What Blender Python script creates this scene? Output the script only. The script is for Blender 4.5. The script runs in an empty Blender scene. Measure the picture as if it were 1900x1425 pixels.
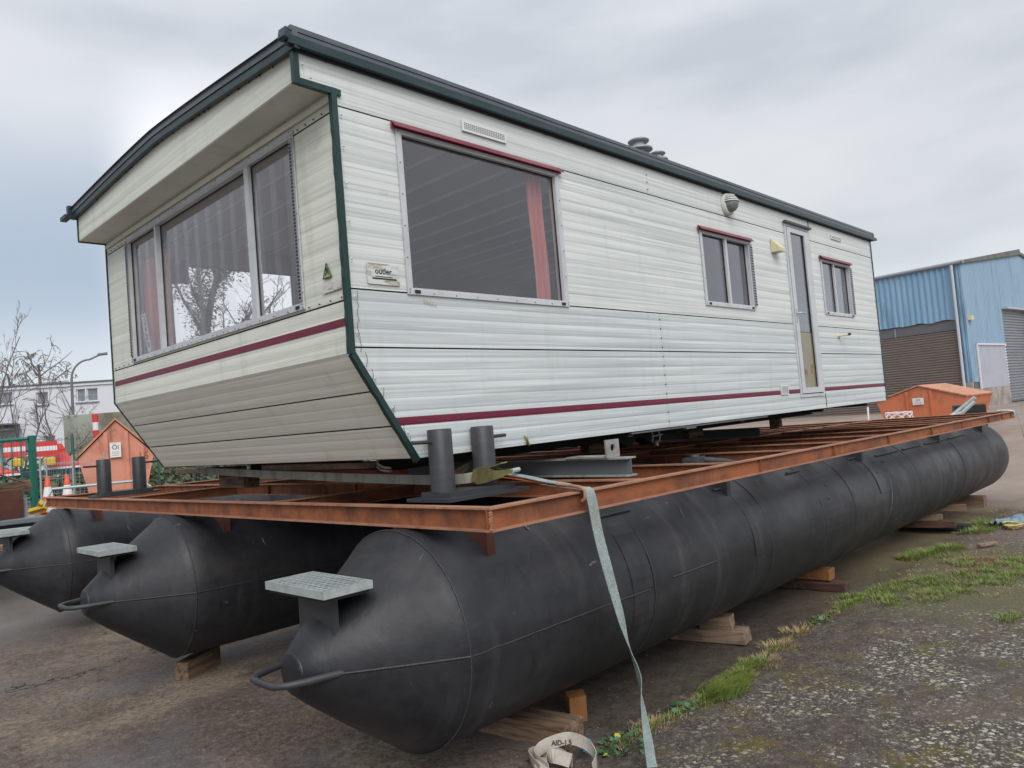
import bpy, bmesh, math, random
from mathutils import Vector, Matrix, noise as mnoise
R = math.radians
random.seed(7)
sc = bpy.context.scene
COL = sc.collection

# ------------------------------------------------------------------ camera
cd = bpy.data.cameras.new("camera"); cam = bpy.data.objects.new("camera", cd); COL.objects.link(cam)
cam.matrix_world = Matrix(((0.69604, 0.02042, -0.71771, 0), (-0.71355, -0.09187, -0.69462, 0),
                           (-0.08012, 0.99556, -0.04938, 1.84), (0, 0, 0, 1)))
cd.sensor_width = 36; cd.lens = 1363 * 36 / 1900; cd.clip_start = .05; cd.clip_end = 600
sc.camera = cam

# ------------------------------------------------------------------ light and sky
SUN_ELEV, SUN_AZ = R(42), R(-124)          # azimuth measured from +X towards +Y
w = bpy.data.worlds.new("World"); sc.world = w; w.use_nodes = True
nt = w.node_tree; N = nt.nodes; L = nt.links; N.clear()
out = N.new('ShaderNodeOutputWorld'); bg = N.new('ShaderNodeBackground')
sky = N.new('ShaderNodeTexSky'); sky.sky_type = 'NISHITA'; sky.sun_disc = False
sky.sun_elevation = SUN_ELEV; sky.sun_rotation = R(90) - SUN_AZ; sky.air_density = 1.5; sky.dust_density = 3
skys = N.new('ShaderNodeVectorMath'); skys.operation = 'SCALE'; skys.inputs['Scale'].default_value = .09
L.new(sky.outputs[0], skys.inputs[0])
tc = N.new('ShaderNodeTexCoord'); sep = N.new('ShaderNodeSeparateXYZ'); L.new(tc.outputs['Generated'], sep.inputs[0])
def mrange(src, a, b, c, d):
    m = N.new('ShaderNodeMapRange'); m.inputs[1].default_value = a; m.inputs[2].default_value = b
    m.inputs[3].default_value = c; m.inputs[4].default_value = d; m.interpolation_type = 'SMOOTHSTEP'; L.new(src, m.inputs[0]); return m.outputs[0]
mp = N.new('ShaderNodeMapping'); mp.inputs['Scale'].default_value = (1.1, 1.1, 3.6); mp.inputs['Location'].default_value = (.3, 1.7, .2)
L.new(tc.outputs['Generated'], mp.inputs[0])
n1 = N.new('ShaderNodeTexNoise'); n1.inputs['Scale'].default_value = 1.5; n1.inputs['Detail'].default_value = 6; n1.inputs['Roughness'].default_value = .5
L.new(mp.outputs[0], n1.inputs['Vector'])
ramp = N.new('ShaderNodeValToRGB'); e = ramp.color_ramp.elements       # cloud brightness bands
e[0].position = .36; e[0].color = (.475, .505, .555, 1); e[1].position = .64; e[1].color = (.66, .675, .70, 1)
e2 = ramp.color_ramp.elements.new(.5); e2.color = (.60, .622, .66, 1)
L.new(n1.outputs['Fac'], ramp.inputs[0])
# bluish layer low in the sky towards +Y
lowb = N.new('ShaderNodeMix'); lowb.data_type = 'RGBA'; lowb.inputs[7].default_value = (.33, .42, .55, 1)
ym = N.new('ShaderNodeMath'); ym.operation = 'MAXIMUM'; ym.inputs[1].default_value = .01; L.new(sep.outputs['Y'], ym.inputs[0])
rt_ = N.new('ShaderNodeMath'); rt_.operation = 'DIVIDE'; L.new(sep.outputs['X'], rt_.inputs[0]); L.new(ym.outputs[0], rt_.inputs[1])   # tangent of the bearing from +Y
az = mrange(rt_.outputs[0], .46, .28, 0, 1)
el = mrange(sep.outputs['Z'], .44, .22, 0, 1)
el2 = mrange(sep.outputs['Z'], .07, .17, 0, 1)
def mul(a, b):
    m = N.new('ShaderNodeMath'); m.operation = 'MULTIPLY'; L.new(a, m.inputs[0])
    if isinstance(b, (int, float)): m.inputs[1].default_value = b
    else: L.new(b, m.inputs[1])
    return m.outputs[0]
L.new(mul(mul(mul(az, el), el2), .8), lowb.inputs[0]); L.new(ramp.outputs[0], lowb.inputs[6])
# bright opening just above the horizon
hor = N.new('ShaderNodeMix'); hor.data_type = 'RGBA'; hor.inputs[7].default_value = (.66, .72, .78, 1)
L.new(mul(mrange(sep.outputs['Z'], .21, .06, 0, 1), .85), hor.inputs[0]); L.new(lowb.outputs[2], hor.inputs[6])
bank = N.new('ShaderNodeMix'); bank.data_type = 'RGBA'; bank.inputs[7].default_value = (1.2, 1.22, 1.26, 1)
L.new(mul(mul(mrange(rt_.outputs[0], .30, .40, 0, 1), mrange(rt_.outputs[0], 1.3, .7, 0, 1)), mrange(sep.outputs['Z'], .48, .25, 0, .85)), bank.inputs[0]); L.new(hor.outputs[2], bank.inputs[6])
# overcast sky grows brighter towards the zenith
zen = N.new('ShaderNodeVectorMath'); zen.operation = 'SCALE'; L.new(bank.outputs[2], zen.inputs[0])
L.new(mrange(sep.outputs['Z'], .25, 1, .96, 1.35), zen.inputs['Scale'])
mx = N.new('ShaderNodeMix'); mx.data_type = 'RGBA'; mx.inputs[0].default_value = .93
L.new(skys.outputs[0], mx.inputs[6]); L.new(zen.outputs[0], mx.inputs[7])
L.new(mx.outputs[2], bg.inputs[0]); bg.inputs[1].default_value = .94
L.new(bg.outputs[0], out.inputs[0])
sd = bpy.data.lights.new("sun", 'SUN'); sd.energy = 1.5; sd.angle = R(40); sd.color = (1, .97, .93)
sun = bpy.data.objects.new("sun", sd); COL.objects.link(sun)
sv = Vector((math.cos(SUN_ELEV) * math.cos(SUN_AZ), math.cos(SUN_ELEV) * math.sin(SUN_AZ), math.sin(SUN_ELEV)))
sun.rotation_euler = sv.to_track_quat('Z', 'Y').to_euler(); sun.location = sv * 60
vs = sc.view_settings; sc.display_settings.display_device = 'sRGB'
vs.view_transform = 'Standard'; vs.look = 'None'; vs.gamma = 1; vs.exposure = 0.42; vs.use_curve_mapping = False
sc.render.engine = 'CYCLES'; sc.cycles.max_bounces = 8; sc.cycles.transparent_max_bounces = 16

# ------------------------------------------------------------------ materials
def mat(name, col, rough=.6, metal=0.0, lay=(), bump=(), spec=.5, coat=0, rvar=None):
    """lay: (colour, scale xyz, lo, hi, amount[, detail]); bump: (scale xyz, strength, distance)"""
    m = bpy.data.materials.new(name); m.use_nodes = True
    nt = m.node_tree; N = nt.nodes; L = nt.links; b = N['Principled BSDF']
    b.inputs['Roughness'].default_value = rough; b.inputs['Metallic'].default_value = metal
    b.inputs['Specular IOR Level'].default_value = spec; b.inputs['Coat Weight'].default_value = coat
    b.inputs['Base Color'].default_value = (*col, 1)
    tc = N.new('ShaderNodeTexCoord'); prev = None
    def nz(scale, det=5, rgh=.55, off=0):
        mp = N.new('ShaderNodeMapping'); mp.inputs['Scale'].default_value = scale; mp.inputs['Location'].default_value = (off, off * .7, off * .3)
        L.new(tc.outputs['Object'], mp.inputs[0])
        n = N.new('ShaderNodeTexNoise'); n.inputs['Scale'].default_value = 1; n.inputs['Detail'].default_value = det; n.inputs['Roughness'].default_value = rgh
        L.new(mp.outputs[0], n.inputs['Vector']); return n.outputs['Fac']
    for i, ly in enumerate(lay):
        c2, s, lo, hi, amt = ly[:5]; det = ly[5] if len(ly) > 5 else 5
        s = s if isinstance(s, tuple) else (s, s, s)
        mr = N.new('ShaderNodeMapRange'); mr.inputs[1].default_value = lo; mr.inputs[2].default_value = hi; mr.inputs[4].default_value = amt
        L.new(nz(s, det, .6, i * 7.3 + 1.1), mr.inputs[0])
        mx = N.new('ShaderNodeMix'); mx.data_type = 'RGBA'; mx.inputs[7].default_value = (*c2, 1)
        if prev is None: mx.inputs[6].default_value = (*col, 1)
        else: L.new(prev, mx.inputs[6])
        L.new(mr.outputs[0], mx.inputs[0]); prev = mx.outputs[2]
    if prev is not None: L.new(prev, b.inputs['Base Color'])
    if rvar:
        mr = N.new('ShaderNodeMapRange'); mr.inputs[1].default_value = .3; mr.inputs[2].default_value = .7
        mr.inputs[3].default_value = rvar[1]; mr.inputs[4].default_value = rvar[2]
        L.new(nz(rvar[0] if isinstance(rvar[0], tuple) else (rvar[0],) * 3), mr.inputs[0]); L.new(mr.outputs[0], b.inputs['Roughness'])
    pn = None
    for s, st, dist in bump:
        bp = N.new('ShaderNodeBump'); bp.inputs['Strength'].default_value = st; bp.inputs['Distance'].default_value = dist
        L.new(nz(s if isinstance(s, tuple) else (s, s, s), 6), bp.inputs['Height'])
        if pn: L.new(pn, bp.inputs['Normal'])
        pn = bp.outputs[0]
    if pn: L.new(pn, b.inputs['Normal'])
    return m

def glass(name, tint=(.965, .97, .975), ior=1.55, extra=.0):
    m = bpy.data.materials.new(name); m.use_nodes = True
    nt = m.node_tree; N = nt.nodes; L = nt.links; N.clear()
    o = N.new('ShaderNodeOutputMaterial'); t = N.new('ShaderNodeBsdfTransparent'); t.inputs[0].default_value = (*tint, 1)
    g = N.new('ShaderNodeBsdfGlossy'); g.inputs['Roughness'].default_value = .015; g.inputs[0].default_value = (.95, .95, .97, 1)
    lw = N.new('ShaderNodeLayerWeight'); lw.inputs[0].default_value = .5; f = N.new('ShaderNodeMath'); f.operation = 'POWER'; f.inputs[1].default_value = 4.2; L.new(lw.outputs['Facing'], f.inputs[0])
    a = N.new('ShaderNodeMath'); a.operation = 'MULTIPLY_ADD'; a.inputs[1].default_value = 1.3; a.inputs[2].default_value = .08 + extra; a.use_clamp = True
    L.new(f.outputs[0], a.inputs[0])
    d = N.new('ShaderNodeBsdfDiffuse'); d.inputs[0].default_value = (.4, .42, .42, 1)
    n = N.new('ShaderNodeTexNoise'); n.inputs['Scale'].default_value = 3; n.inputs['Detail'].default_value = 8
    mr = N.new('ShaderNodeMapRange'); mr.inputs[1].default_value = .45; mr.inputs[2].default_value = .8; mr.inputs[4].default_value = .03
    L.new(n.outputs['Fac'], mr.inputs[0])
    mx = N.new('ShaderNodeMixShader'); L.new(a.outputs[0], mx.inputs[0]); L.new(t.outputs[0], mx.inputs[1]); L.new(g.outputs[0], mx.inputs[2])
    m2 = N.new('ShaderNodeMixShader'); L.new(mr.outputs[0], m2.inputs[0]); L.new(mx.outputs[0], m2.inputs[1]); L.new(d.outputs[0], m2.inputs[2])
    L.new(m2.outputs[0], o.inputs[0]); return m

M = {}
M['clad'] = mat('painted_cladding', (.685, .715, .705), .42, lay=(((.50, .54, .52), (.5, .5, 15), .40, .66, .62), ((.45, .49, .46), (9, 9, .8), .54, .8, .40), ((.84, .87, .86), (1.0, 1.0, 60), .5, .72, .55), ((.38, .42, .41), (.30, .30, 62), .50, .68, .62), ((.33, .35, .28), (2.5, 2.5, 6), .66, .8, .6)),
                 bump=((60, .12, .002), ((.7, .7, 120), .5, .0022)), rvar=((2, 2, 9), .32, .55))  # level streaks mix grime with painted light and shade of the fine ribs
M['clad_low'] = mat('greyed_cladding', (.60, .64, .645), .42, lay=(((.42, .47, .47), (.5, .5, 15), .40, .66, .6), ((.36, .40, .39), (9, 9, .8), .54, .8, .35), ((.80, .84, .84), (1, 1, 60), .5, .7, .6), ((.36, .40, .40), (.3, .3, 62), .5, .68, .6)), bump=((60, .12, .002), ((.7, .7, 120), .5, .0022)))  # rib shading is put into these streak colours too, along with grime
M['clad_skirt'] = mat('cream_cladding', (.84, .82, .72), .45, lay=(((.50, .50, .42), (.30, .30, 62), .50, .68, .5), ((.66, .65, .55), (.6, .6, 16), .42, .7, .5), ((.42, .42, .33), (6, 6, 1), .58, .8, .4)), bump=((60, .12, .002), ((.7, .7, 120), .5, .0022)))  # paler than the front wall; ground bounce and rib shading painted into colour
M['clad_front'] = mat('painted_cladding_mossy', (.74, .75, .67), .45, lay=(((.40, .42, .35), (.30, .30, 62), .50, .68, .5), ((.50, .53, .45), (.6, .6, 16), .42, .7, .6), ((.36, .40, .30), (6, 6, 1), .55, .8, .45), ((.78, .79, .72), (1.2, 1.2, 30), .5, .75, .4), ((.30, .32, .22), (3, 3, 5), .64, .8, .6)),
                      bump=((60, .12, .002), ((.7, .7, 120), .5, .0022)))  # the finest level streaks paint in the shade of small ribs
M['stripe'] = mat('maroon_tape', (.155, .012, .04), .45, lay=(((.22, .04, .07), (3, 3, 40), .5, .75, .5),))
M['core'] = mat('dark_batten', (.02, .02, .02), .9)
M['green'] = mat('dark_green_trim', (.006, .034, .030), .38, lay=(((.03, .08, .07), (8, 8, 2), .5, .7, .6), ((.12, .16, .14), 25, .64, .74, .5)), bump=((30, .3, .004),))
M['gutter'] = mat('green_gutter', (.014, .036, .042), .4, lay=(((.05, .08, .09), (6, 6, 20), .5, .75, .6),))
M['roofm'] = mat('grey_roof_sheet', (.13, .145, .165), .38, .3, lay=(((.07, .09, .10), (1.5, 1.5, 1.5), .45, .7, .7), ((.07, .11, .08), 9, .6, .75, .5)))
M['alu'] = mat('weathered_aluminium', (.58, .60, .62), .42, .15, lay=(((.40, .42, .44), (5, 5, 5), .45, .75, .6),))
M['alud'] = mat('dull_aluminium', (.33, .34, .37), .5, .3, lay=(((.2, .2, .23), 8, .45, .7, .5),))
M['black'] = mat('black_rubber', (.012, .012, .013), .6)
M['screw'] = mat('rusty_screw', (.10, .085, .075), .6, .4)
M['glass'] = glass('window_glass')
M['glass_dark'] = glass('smoked_glass', (.66, .67, .70), 1.6, .05)
M['glass_yellow'] = mat('frosted_door_film', (.20, .155, .06), .25, lay=(((.16, .12, .05), (9, 9, 3), .4, .7, .7), ((.30, .26, .11), (14, 14, 9), .55, .7, .5)), coat=.6)
M['hood'] = mat('maroon_hood', (.19, .03, .055), .4, lay=(((.30, .10, .12), (4, 4, 20), .45, .7, .6),))
M['lining'] = mat('cream_lining', (.72, .68, .64), .7)
M['ceil'] = mat('white_ceiling_board', (.66, .65, .68), .6)
M['batten'] = mat('ceiling_batten', (.92, .92, .92), .5)
M['floor'] = mat('pale_floor', (.42, .38, .34), .6)  # unseen floor, colour lightened to bounce daylight into the dark interior
M['wood_in'] = mat('brown_panelling', (.13, .075, .045), .5, lay=(((.07, .04, .025), (20, 20, 2), .4, .7, .7),))
M['curtain'] = mat('salmon_curtain', (.52, .17, .15), .85, lay=(((.34, .09, .09), (30, 30, 1), .4, .7, .6),))
M['paper'] = mat('white_paper', (.75, .77, .76), .7, lay=(((.55, .57, .55), 6, .5, .7, .5),))
M['ink'] = mat('black_ink', (.03, .03, .04), .6)
M['white'] = mat('white_plastic', (.66, .67, .63), .5, lay=(((.42, .44, .38), 8, .5, .75, .6),))
M['grill'] = mat('white_vent_plastic', (.70, .71, .72), .5)
M['cream'] = mat('yellowed_plastic', (.66, .60, .40), .5, lay=(((.5, .45, .28), 10, .5, .7, .5),))
M['lamp_glass'] = mat('prismatic_lamp_glass', (.22, .23, .23), .25, lay=(((.12, .13, .13), 20, .45, .6, .6),))
M['hull'] = mat('bitumen_black_steel', (.017, .018, .022), .42, .1,
                lay=(((.052, .051, .060), (.8, 2.0, 2.0), .46, .76, .7), ((.034, .035, .040), (11, 11, 11), .46, .66, .5), ((.014, .014, .016), (12, 12, 4), .52, .68, .6), ((.014, .014, .017), (1.6, .7, .7), .5, .75, .6), ((.085, .062, .048), (1.1, 2.0, 2.0), .58, .78, .5), ((.10, .10, .115), (6, .8, .8), .56, .8, .5), ((.16, .16, .17), (26, 26, 26), .70, .80, .35), ((.30, .29, .29), (5, 40, 3), .69, .74, .5), ((.10, .10, .11), (.9, 1.4, 1.4), .60, .80, .4)),  # pale streaks and blotches paint sheen in; the rest is scuffs and dust
                bump=((3, .25, .03), (40, .18, .004), (150, .10, .002)), rvar=(2.2, .40, .62), spec=.5)
M['scrape'] = mat('chalky_scrape', (.17, .17, .175), .8, lay=(((.06, .06, .065), 40, .42, .6, .9), ((.45, .45, .45), 25, .6, .7, .6)))
M['weld'] = mat('black_weld_bead', (.04, .04, .045), .5, bump=((90, .8, .006),))
M['bollard'] = mat('black_bollard_paint', (.035, .038, .043), .5, lay=(((.08, .08, .085), (3, 3, 12), .5, .75, .5),), bump=((50, .3, .003),))
M['rust'] = mat('rusted_steel', (.31, .10, .036), .75, lay=(((.13, .046, .026), (2.2, 9, 9), .42, .62, .75), ((.36, .14, .06), (14, 5, 5), .52, .76, .6), ((.065, .033, .028), (1.7, 3, 3), .52, .68, .7), ((.06, .03, .025), (40, 40, 40), .62, .74, .6)),
                bump=((70, .5, .003),))
M['rust_top'] = mat('rusted_flange', (.38, .19, .12), .7, lay=(((.24, .09, .045), (6, 10, 10), .45, .7, .8), ((.5, .33, .26), 20, .6, .72, .6)), bump=((70, .4, .003),))
M['rust_dark'] = mat('dark_rusted_steel', (.09, .032, .022), .8, lay=(((.17, .06, .03), 5, .45, .7, .6),), bump=((60, .4, .003),))
M['galv'] = mat('galvanised_steel', (.54, .59, .59), .42, .45, lay=(((.30, .34, .34), 14, .42, .68, .6), ((.60, .64, .64), 40, .6, .75, .6), ((.12, .14, .10), 18, .68, .76, .7)), bump=((80, .2, .002),))
M['grey_steel'] = mat('grey_painted_steel', (.125, .145, .155), .5, lay=(((.20, .21, .21), (2, 2, 9), .5, .75, .5), ((.2, .12, .08), 16, .68, .76, .7)), bump=((50, .2, .002),))
M['grey_top'] = mat('grey_scuffed_steel', (.30, .30, .29), .6, lay=(((.16, .15, .14), 12, .45, .65, .7),))
M['timber'] = mat('old_pine', (.21, .135, .085), .85, lay=(((.075, .045, .03), (3, 34, 34), .44, .58, .85), ((.38, .29, .20), (2, 9, 9), .52, .72, .6), ((.08, .065, .045), 6, .6, .75, .6)), bump=(((6, 60, 60), .7, .006),))
M['timber_new'] = mat('orange_pine', (.27, .125, .045), .75, lay=(((.24, .10, .03), (30, 30, 3), .42, .66, .8), ((.55, .32, .13), (12, 12, 2), .55, .72, .6)), bump=(((60, 60, 6), .5, .004),))
M['timber_pale'] = mat('pale_pine', (.29, .205, .14), .8, lay=(((.14, .09, .06), (3, 34, 34), .46, .6, .8), ((.12, .085, .06), 5, .5, .68, .7)), bump=(((6, 60, 60), .6, .005),))
M['timber_red'] = mat('reddish_timber', (.11, .05, .038), .85, lay=(((.045, .025, .02), (3, 30, 30), .44, .6, .85), ((.2, .14, .1), 7, .58, .74, .6),), bump=(((6, 60, 60), .7, .006),))
M['red_beam'] = mat('red_painted_beam', (.28, .035, .045), .6, lay=(((.17, .04, .04), 6, .45, .7, .7),))
M['web'] = mat('grey_green_webbing', (.34, .41, .39), .85, lay=(((.14, .19, .19), (150, 150, 95), .48, .56, .6), ((.22, .26, .25), (12, 12, 12), .42, .62, .7), ((.30, .22, .15), (9, 9, 3), .6, .74, .7)), bump=(((140, 140, 140), .7, .003),))
M['web_pale'] = mat('beige_webbing', (.50, .46, .40), .9, lay=(((.33, .29, .25), 14, .45, .68, .7),), bump=((180, .7, .003),))
M['web_dirty'] = mat('dirty_webbing', (.33, .33, .28), .9, lay=(((.20, .19, .15), (3, 14, 3), .45, .65, .8), ((.42, .45, .42), 7, .55, .7, .5)), bump=((140, .5, .003),))
M['orange_web'] = mat('orange_webbing', (.56, .15, .06), .8, lay=(((.7, .3, .2), 12, .5, .7, .5),))
M['zinc'] = mat('yellow_zinc', (.34, .30, .13), .35, .7, lay=(((.18, .17, .09), 30, .45, .65, .7),))
M['blue_plastic'] = mat('cyan_plastic', (.0, .32, .62), .35)
M['skip'] = mat('salmon_skip_paint', (.66, .28, .19), .6, lay=(((.46, .15, .09), 2.5, .45, .7, .7), ((.50, .30, .16), (3, 3, 1), .58, .76, .6), ((.24, .09, .05), (6, 6, 2.0), .58, .70, .8)))
M['skip_lid'] = mat('rusted_skip_lid', (.56, .27, .17), .7, lay=(((.30, .12, .06), (4, 12, 4), .46, .66, .8), ((.15, .08, .05), 9, .62, .74, .7)))
M['skipo'] = mat('orange_skip_paint', (.62, .19, .09), .55, lay=(((.50, .14, .06), 2.5, .45, .7, .6), ((.30, .12, .06), (5, 5, 2), .54, .68, .75)))
M['blue_clad'] = mat('pale_blue_cladding', (.22, .38, .53), .5, lay=(((.30, .45, .58), (1, 1, .25), .45, .75, .6), ((.08, .15, .22), (2.4, 2.4, .35), .55, .72, .65)))
M['blue_gable'] = mat('faded_blue_cladding', (.26, .39, .51), .5, lay=(((.34, .46, .56), (1, 1, .25), .45, .75, .6), ((.12, .18, .23), (2.4, 2.4, .3), .55, .72, .6)))
M['shutter'] = mat('brown_shutter', (.20, .165, .145), .6, lay=(((.145, .12, .105), (1, 1, 6), .45, .7, .6), ((.3, .26, .24), (3, 3, 9), .66, .78, .5)))
M['shutter_grey'] = mat('grey_shutter', (.25, .27, .29), .5, lay=(((.18, .19, .21), (1, 1, 6), .45, .7, .6),))
M['lintel'] = mat('grey_lintel', (.13, .13, .14), .6)
M['pale_panel'] = mat('pale_grey_sheet', (.46, .47, .53), .5, lay=(((.38, .39, .44), 1.3, .45, .7, .5),))
M['concrete'] = mat('stained_concrete', (.40, .36, .32), .9, lay=(((.18, .16, .14), (1.5, 1.5, 1), .42, .66, .8), ((.1, .1, .09), (3, 3, 1), .66, .8, .7)), bump=((20, .4, .02),))
M['pipe'] = mat('pale_downpipe', (.5, .52, .56), .5)
M['render'] = mat('white_render', (.66, .68, .73), .9, lay=(((.56, .58, .62), (1, 1, .4), .5, .75, .6),), bump=((8, .2, .02),))
M['win_far'] = mat('grey_window_pane', (.20, .23, .26), .15, spec=.8, lay=(((.28, .31, .34), (.8, .8, 6), .45, .6, .7),))
M['bark'] = mat('grey_bark', (.15, .13, .115), .9, lay=(((.08, .07, .06), 4, .45, .7, .7),))
M['twig'] = mat('bare_twigs', (.17, .145, .14), .9)
M['ivy'] = mat('ivy_leaves', (.12, .14, .07), .7, lay=(((.16, .17, .09), 3, .45, .7, .7), ((.04, .06, .025), 9, .5, .7, .6)))
M['lamp_steel'] = mat('grey_lamp_steel', (.17, .19, .21), .5, .3)
M['fence_green'] = mat('green_fence_paint', (.012, .14, .10), .5, lay=(((.05, .18, .15), 5, .5, .7, .5),))
M['fence_galv'] = mat('galvanised_fence', (.40, .44, .45), .5, .4)
M['wire'] = mat('green_fence_wire', (.05, .13, .12), .6)
M['red_pl'] = mat('red_plastic', (.68, .045, .045), .45, lay=(((.5, .05, .05), 6, .5, .7, .6), ((.75, .2, .18), 2, .55, .75, .5)))
M['white_pl'] = mat('white_reflective', (.80, .78, .80), .45, lay=(((.5, .48, .48), 9, .55, .75, .5),))
M['cone_red'] = mat('cone_orange_red', (.72, .09, .04), .45, lay=(((.45, .07, .04), 9, .55, .75, .5),))
M['yellow'] = mat('yellow_plastic', (.70, .45, .04), .5, lay=(((.45, .28, .05), 5, .5, .7, .5),))
M['trailer'] = mat('dark_blue_trailer', (.03, .05, .08), .5)
M['box_green'] = mat('pale_green_container', (.34, .37, .32), .7, lay=(((.14, .12, .08), (.7, .7, .35), .42, .6, .95),))
M['pipe_dark'] = mat('black_fittings', (.045, .047, .052), .55, lay=(((.1, .1, .11), 10, .5, .7, .5),))
M['grass'] = mat('grass_blades', (.19, .26, .05), .6, lay=(((.30, .25, .11), 5, .5, .68, .75), ((.09, .15, .03), 2, .45, .7, .6)))
M['straw'] = mat('dry_straw', (.42, .33, .18), .8, lay=(((.25, .16, .08), 7, .45, .7, .7),))
M['weed'] = mat('weed_leaves', (.07, .16, .07), .5, lay=(((.14, .22, .13), 14, .45, .65, .7),))
M['yleaf'] = mat('yellowed_leaf', (.52, .47, .07), .5, lay=(((.35, .36, .08), 25, .45, .65, .7),))
M['pebble'] = mat('pale_pebbles', (.30, .28, .25), .85, lay=(((.14, .13, .12), 7, .4, .65, .9),))
M['tarp'] = mat('blue_grey_tarpaulin', (.17, .27, .34), .55, lay=(((.35, .40, .42), 6, .5, .7, .6), ((.06, .09, .12), 4, .5, .7, .6)))
M['hall'] = mat('pale_hall_sheet', (.78, .79, .82), .55)

# ------------------------------------------------------------------ mesh builder
class MB:
    def __init__(s, mx=None): s.v = []; s.f = []; s.mi = []; s.mx = mx; s.cur = 0; s.sm = []
    def add(s, vs, fs, smooth=False):
        b = len(s.v)
        for p in vs:
            p = Vector(p); s.v.append((s.mx @ p) if s.mx else p)
        for f in fs: s.f.append([b + i for i in f]); s.mi.append(s.cur); s.sm.append(smooth)
        return s
    def box(s, a, b):
        x0, y0, z0 = a; x1, y1, z1 = b
        return s.add([(x0, y0, z0), (x1, y0, z0), (x1, y1, z0), (x0, y1, z0), (x0, y0, z1), (x1, y0, z1), (x1, y1, z1), (x0, y1, z1)],
                     [(0, 3, 2, 1), (4, 5, 6, 7), (0, 1, 5, 4), (1, 2, 6, 5), (2, 3, 7, 6), (3, 0, 4, 7)])
    def obox(s, c, size, rot=(0, 0, 0), bev=0):
        from mathutils import Euler
        E_ = Euler(rot).to_matrix(); c = Vector(c); hx, hy, hz = [k / 2 for k in size]
        if not bev:
            vs = [c + E_ @ Vector((x, y, z)) for x, y, z in ((-hx, -hy, -hz), (hx, -hy, -hz), (hx, hy, -hz), (-hx, hy, -hz), (-hx, -hy, hz), (hx, -hy, hz), (hx, hy, hz), (-hx, hy, hz))]
            return s.add(vs, [(0, 3, 2, 1), (4, 5, 6, 7), (0, 1, 5, 4), (1, 2, 6, 5), (2, 3, 7, 6), (3, 0, 4, 7)])
        bm = bmesh.new(); bmesh.ops.create_cube(bm, size=1)
        for v in bm.verts: v.co = Vector((v.co.x * size[0], v.co.y * size[1], v.co.z * size[2]))
        bmesh.ops.bevel(bm, geom=bm.edges[:], offset=bev, segments=2, affect='EDGES', profile=.6)
        bm.verts.index_update()
        s.add([c + E_ @ v.co for v in bm.verts], [[v.index for v in f.verts] for f in bm.faces]); bm.free(); return s
    def tube(s, pts, r, n=8, cap=True, smooth=True):
        pts = [Vector(p) for p in pts]; k = len(pts); rs = r if isinstance(r, (list, tuple)) else [r] * k
        up = Vector((0, 0, 1)); vs = []; prev = None
        for i, p in enumerate(pts):
            t = (pts[min(i + 1, k - 1)] - pts[max(i - 1, 0)])
            if t.length < 1e-9: t = Vector((0, 0, 1))
            t.normalize()
            if prev is None:
                a = t.cross(up); a = a if a.length > 1e-3 else t.cross(Vector((1, 0, 0))); a.normalize()
            else:
                a = prev - t * prev.dot(t); a.normalize()
            prev = a; b = t.cross(a)
            for j in range(n):
                th = 2 * math.pi * j / n; vs.append(p + (a * math.cos(th) + b * math.sin(th)) * rs[i])
        fs = [(i * n + j, i * n + (j + 1) % n, (i + 1) * n + (j + 1) % n, (i + 1) * n + j) for i in range(k - 1) for j in range(n)]
        s.add(vs, fs, smooth)
        if cap: s.add(vs[:n], [tuple(range(n))[::-1]]); s.add(vs[-n:], [tuple(range(n))])
        return s
    def lathe(s, prof, n=24, axis='z', c=(0, 0, 0), smooth=True, cap=True):
        vs = []; c = Vector(c)
        for r, h in prof:
            for j in range(n):
                th = 2 * math.pi * j / n; a, b = r * math.cos(th), r * math.sin(th)
                vs.append(c + (Vector((a, b, h)) if axis == 'z' else Vector((h, a, b)) if axis == 'x' else Vector((b, h, a))))
        k = len(prof)
        s.add(vs, [(i * n + j, i * n + (j + 1) % n, (i + 1) * n + (j + 1) % n, (i + 1) * n + j) for i in range(k - 1) for j in range(n)], smooth)
        if cap:
            if prof[0][0] > 1e-5: s.add(vs[:n], [tuple(range(n))[::-1]])
            if prof[-1][0] > 1e-5: s.add(vs[-n:], [tuple(range(n))])
        return s
    def prism(s, poly, d0, d1):           # poly in (h, v), extruded in d
        n = len(poly); vs = [(h, v, d0) for h, v in poly] + [(h, v, d1) for h, v in poly]
        return s.add(vs, [tuple(range(n))[::-1], tuple(range(n, 2 * n))] + [(i, (i + 1) % n, n + (i + 1) % n, n + i) for i in range(n)])
    def build(s, name, m, parent=None, smooth=None):
        me = bpy.data.meshes.new(name)
        org = Vector((0, 0, 0))
        if parent is None and s.v:
            xs = [p.x for p in s.v]; ys = [p.y for p in s.v]; zs = [p.z for p in s.v]
            org = Vector(((min(xs) + max(xs)) / 2, (min(ys) + max(ys)) / 2, min(zs)))
        me.from_pydata([p - org for p in s.v], [], s.f)
        for x in (m if isinstance(m, (list, tuple)) else [m]): me.materials.append(x)
        me.polygons.foreach_set('material_index', s.mi)
        me.polygons.foreach_set('use_smooth', s.sm)
        me.update()
        o = bpy.data.objects.new(name, me); COL.objects.link(o)
        if parent is not None:
            o.parent = parent
            if parent.type == 'EMPTY': o.location = -Vector(parent['base'])
        else: o.location = org
        return o

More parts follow.
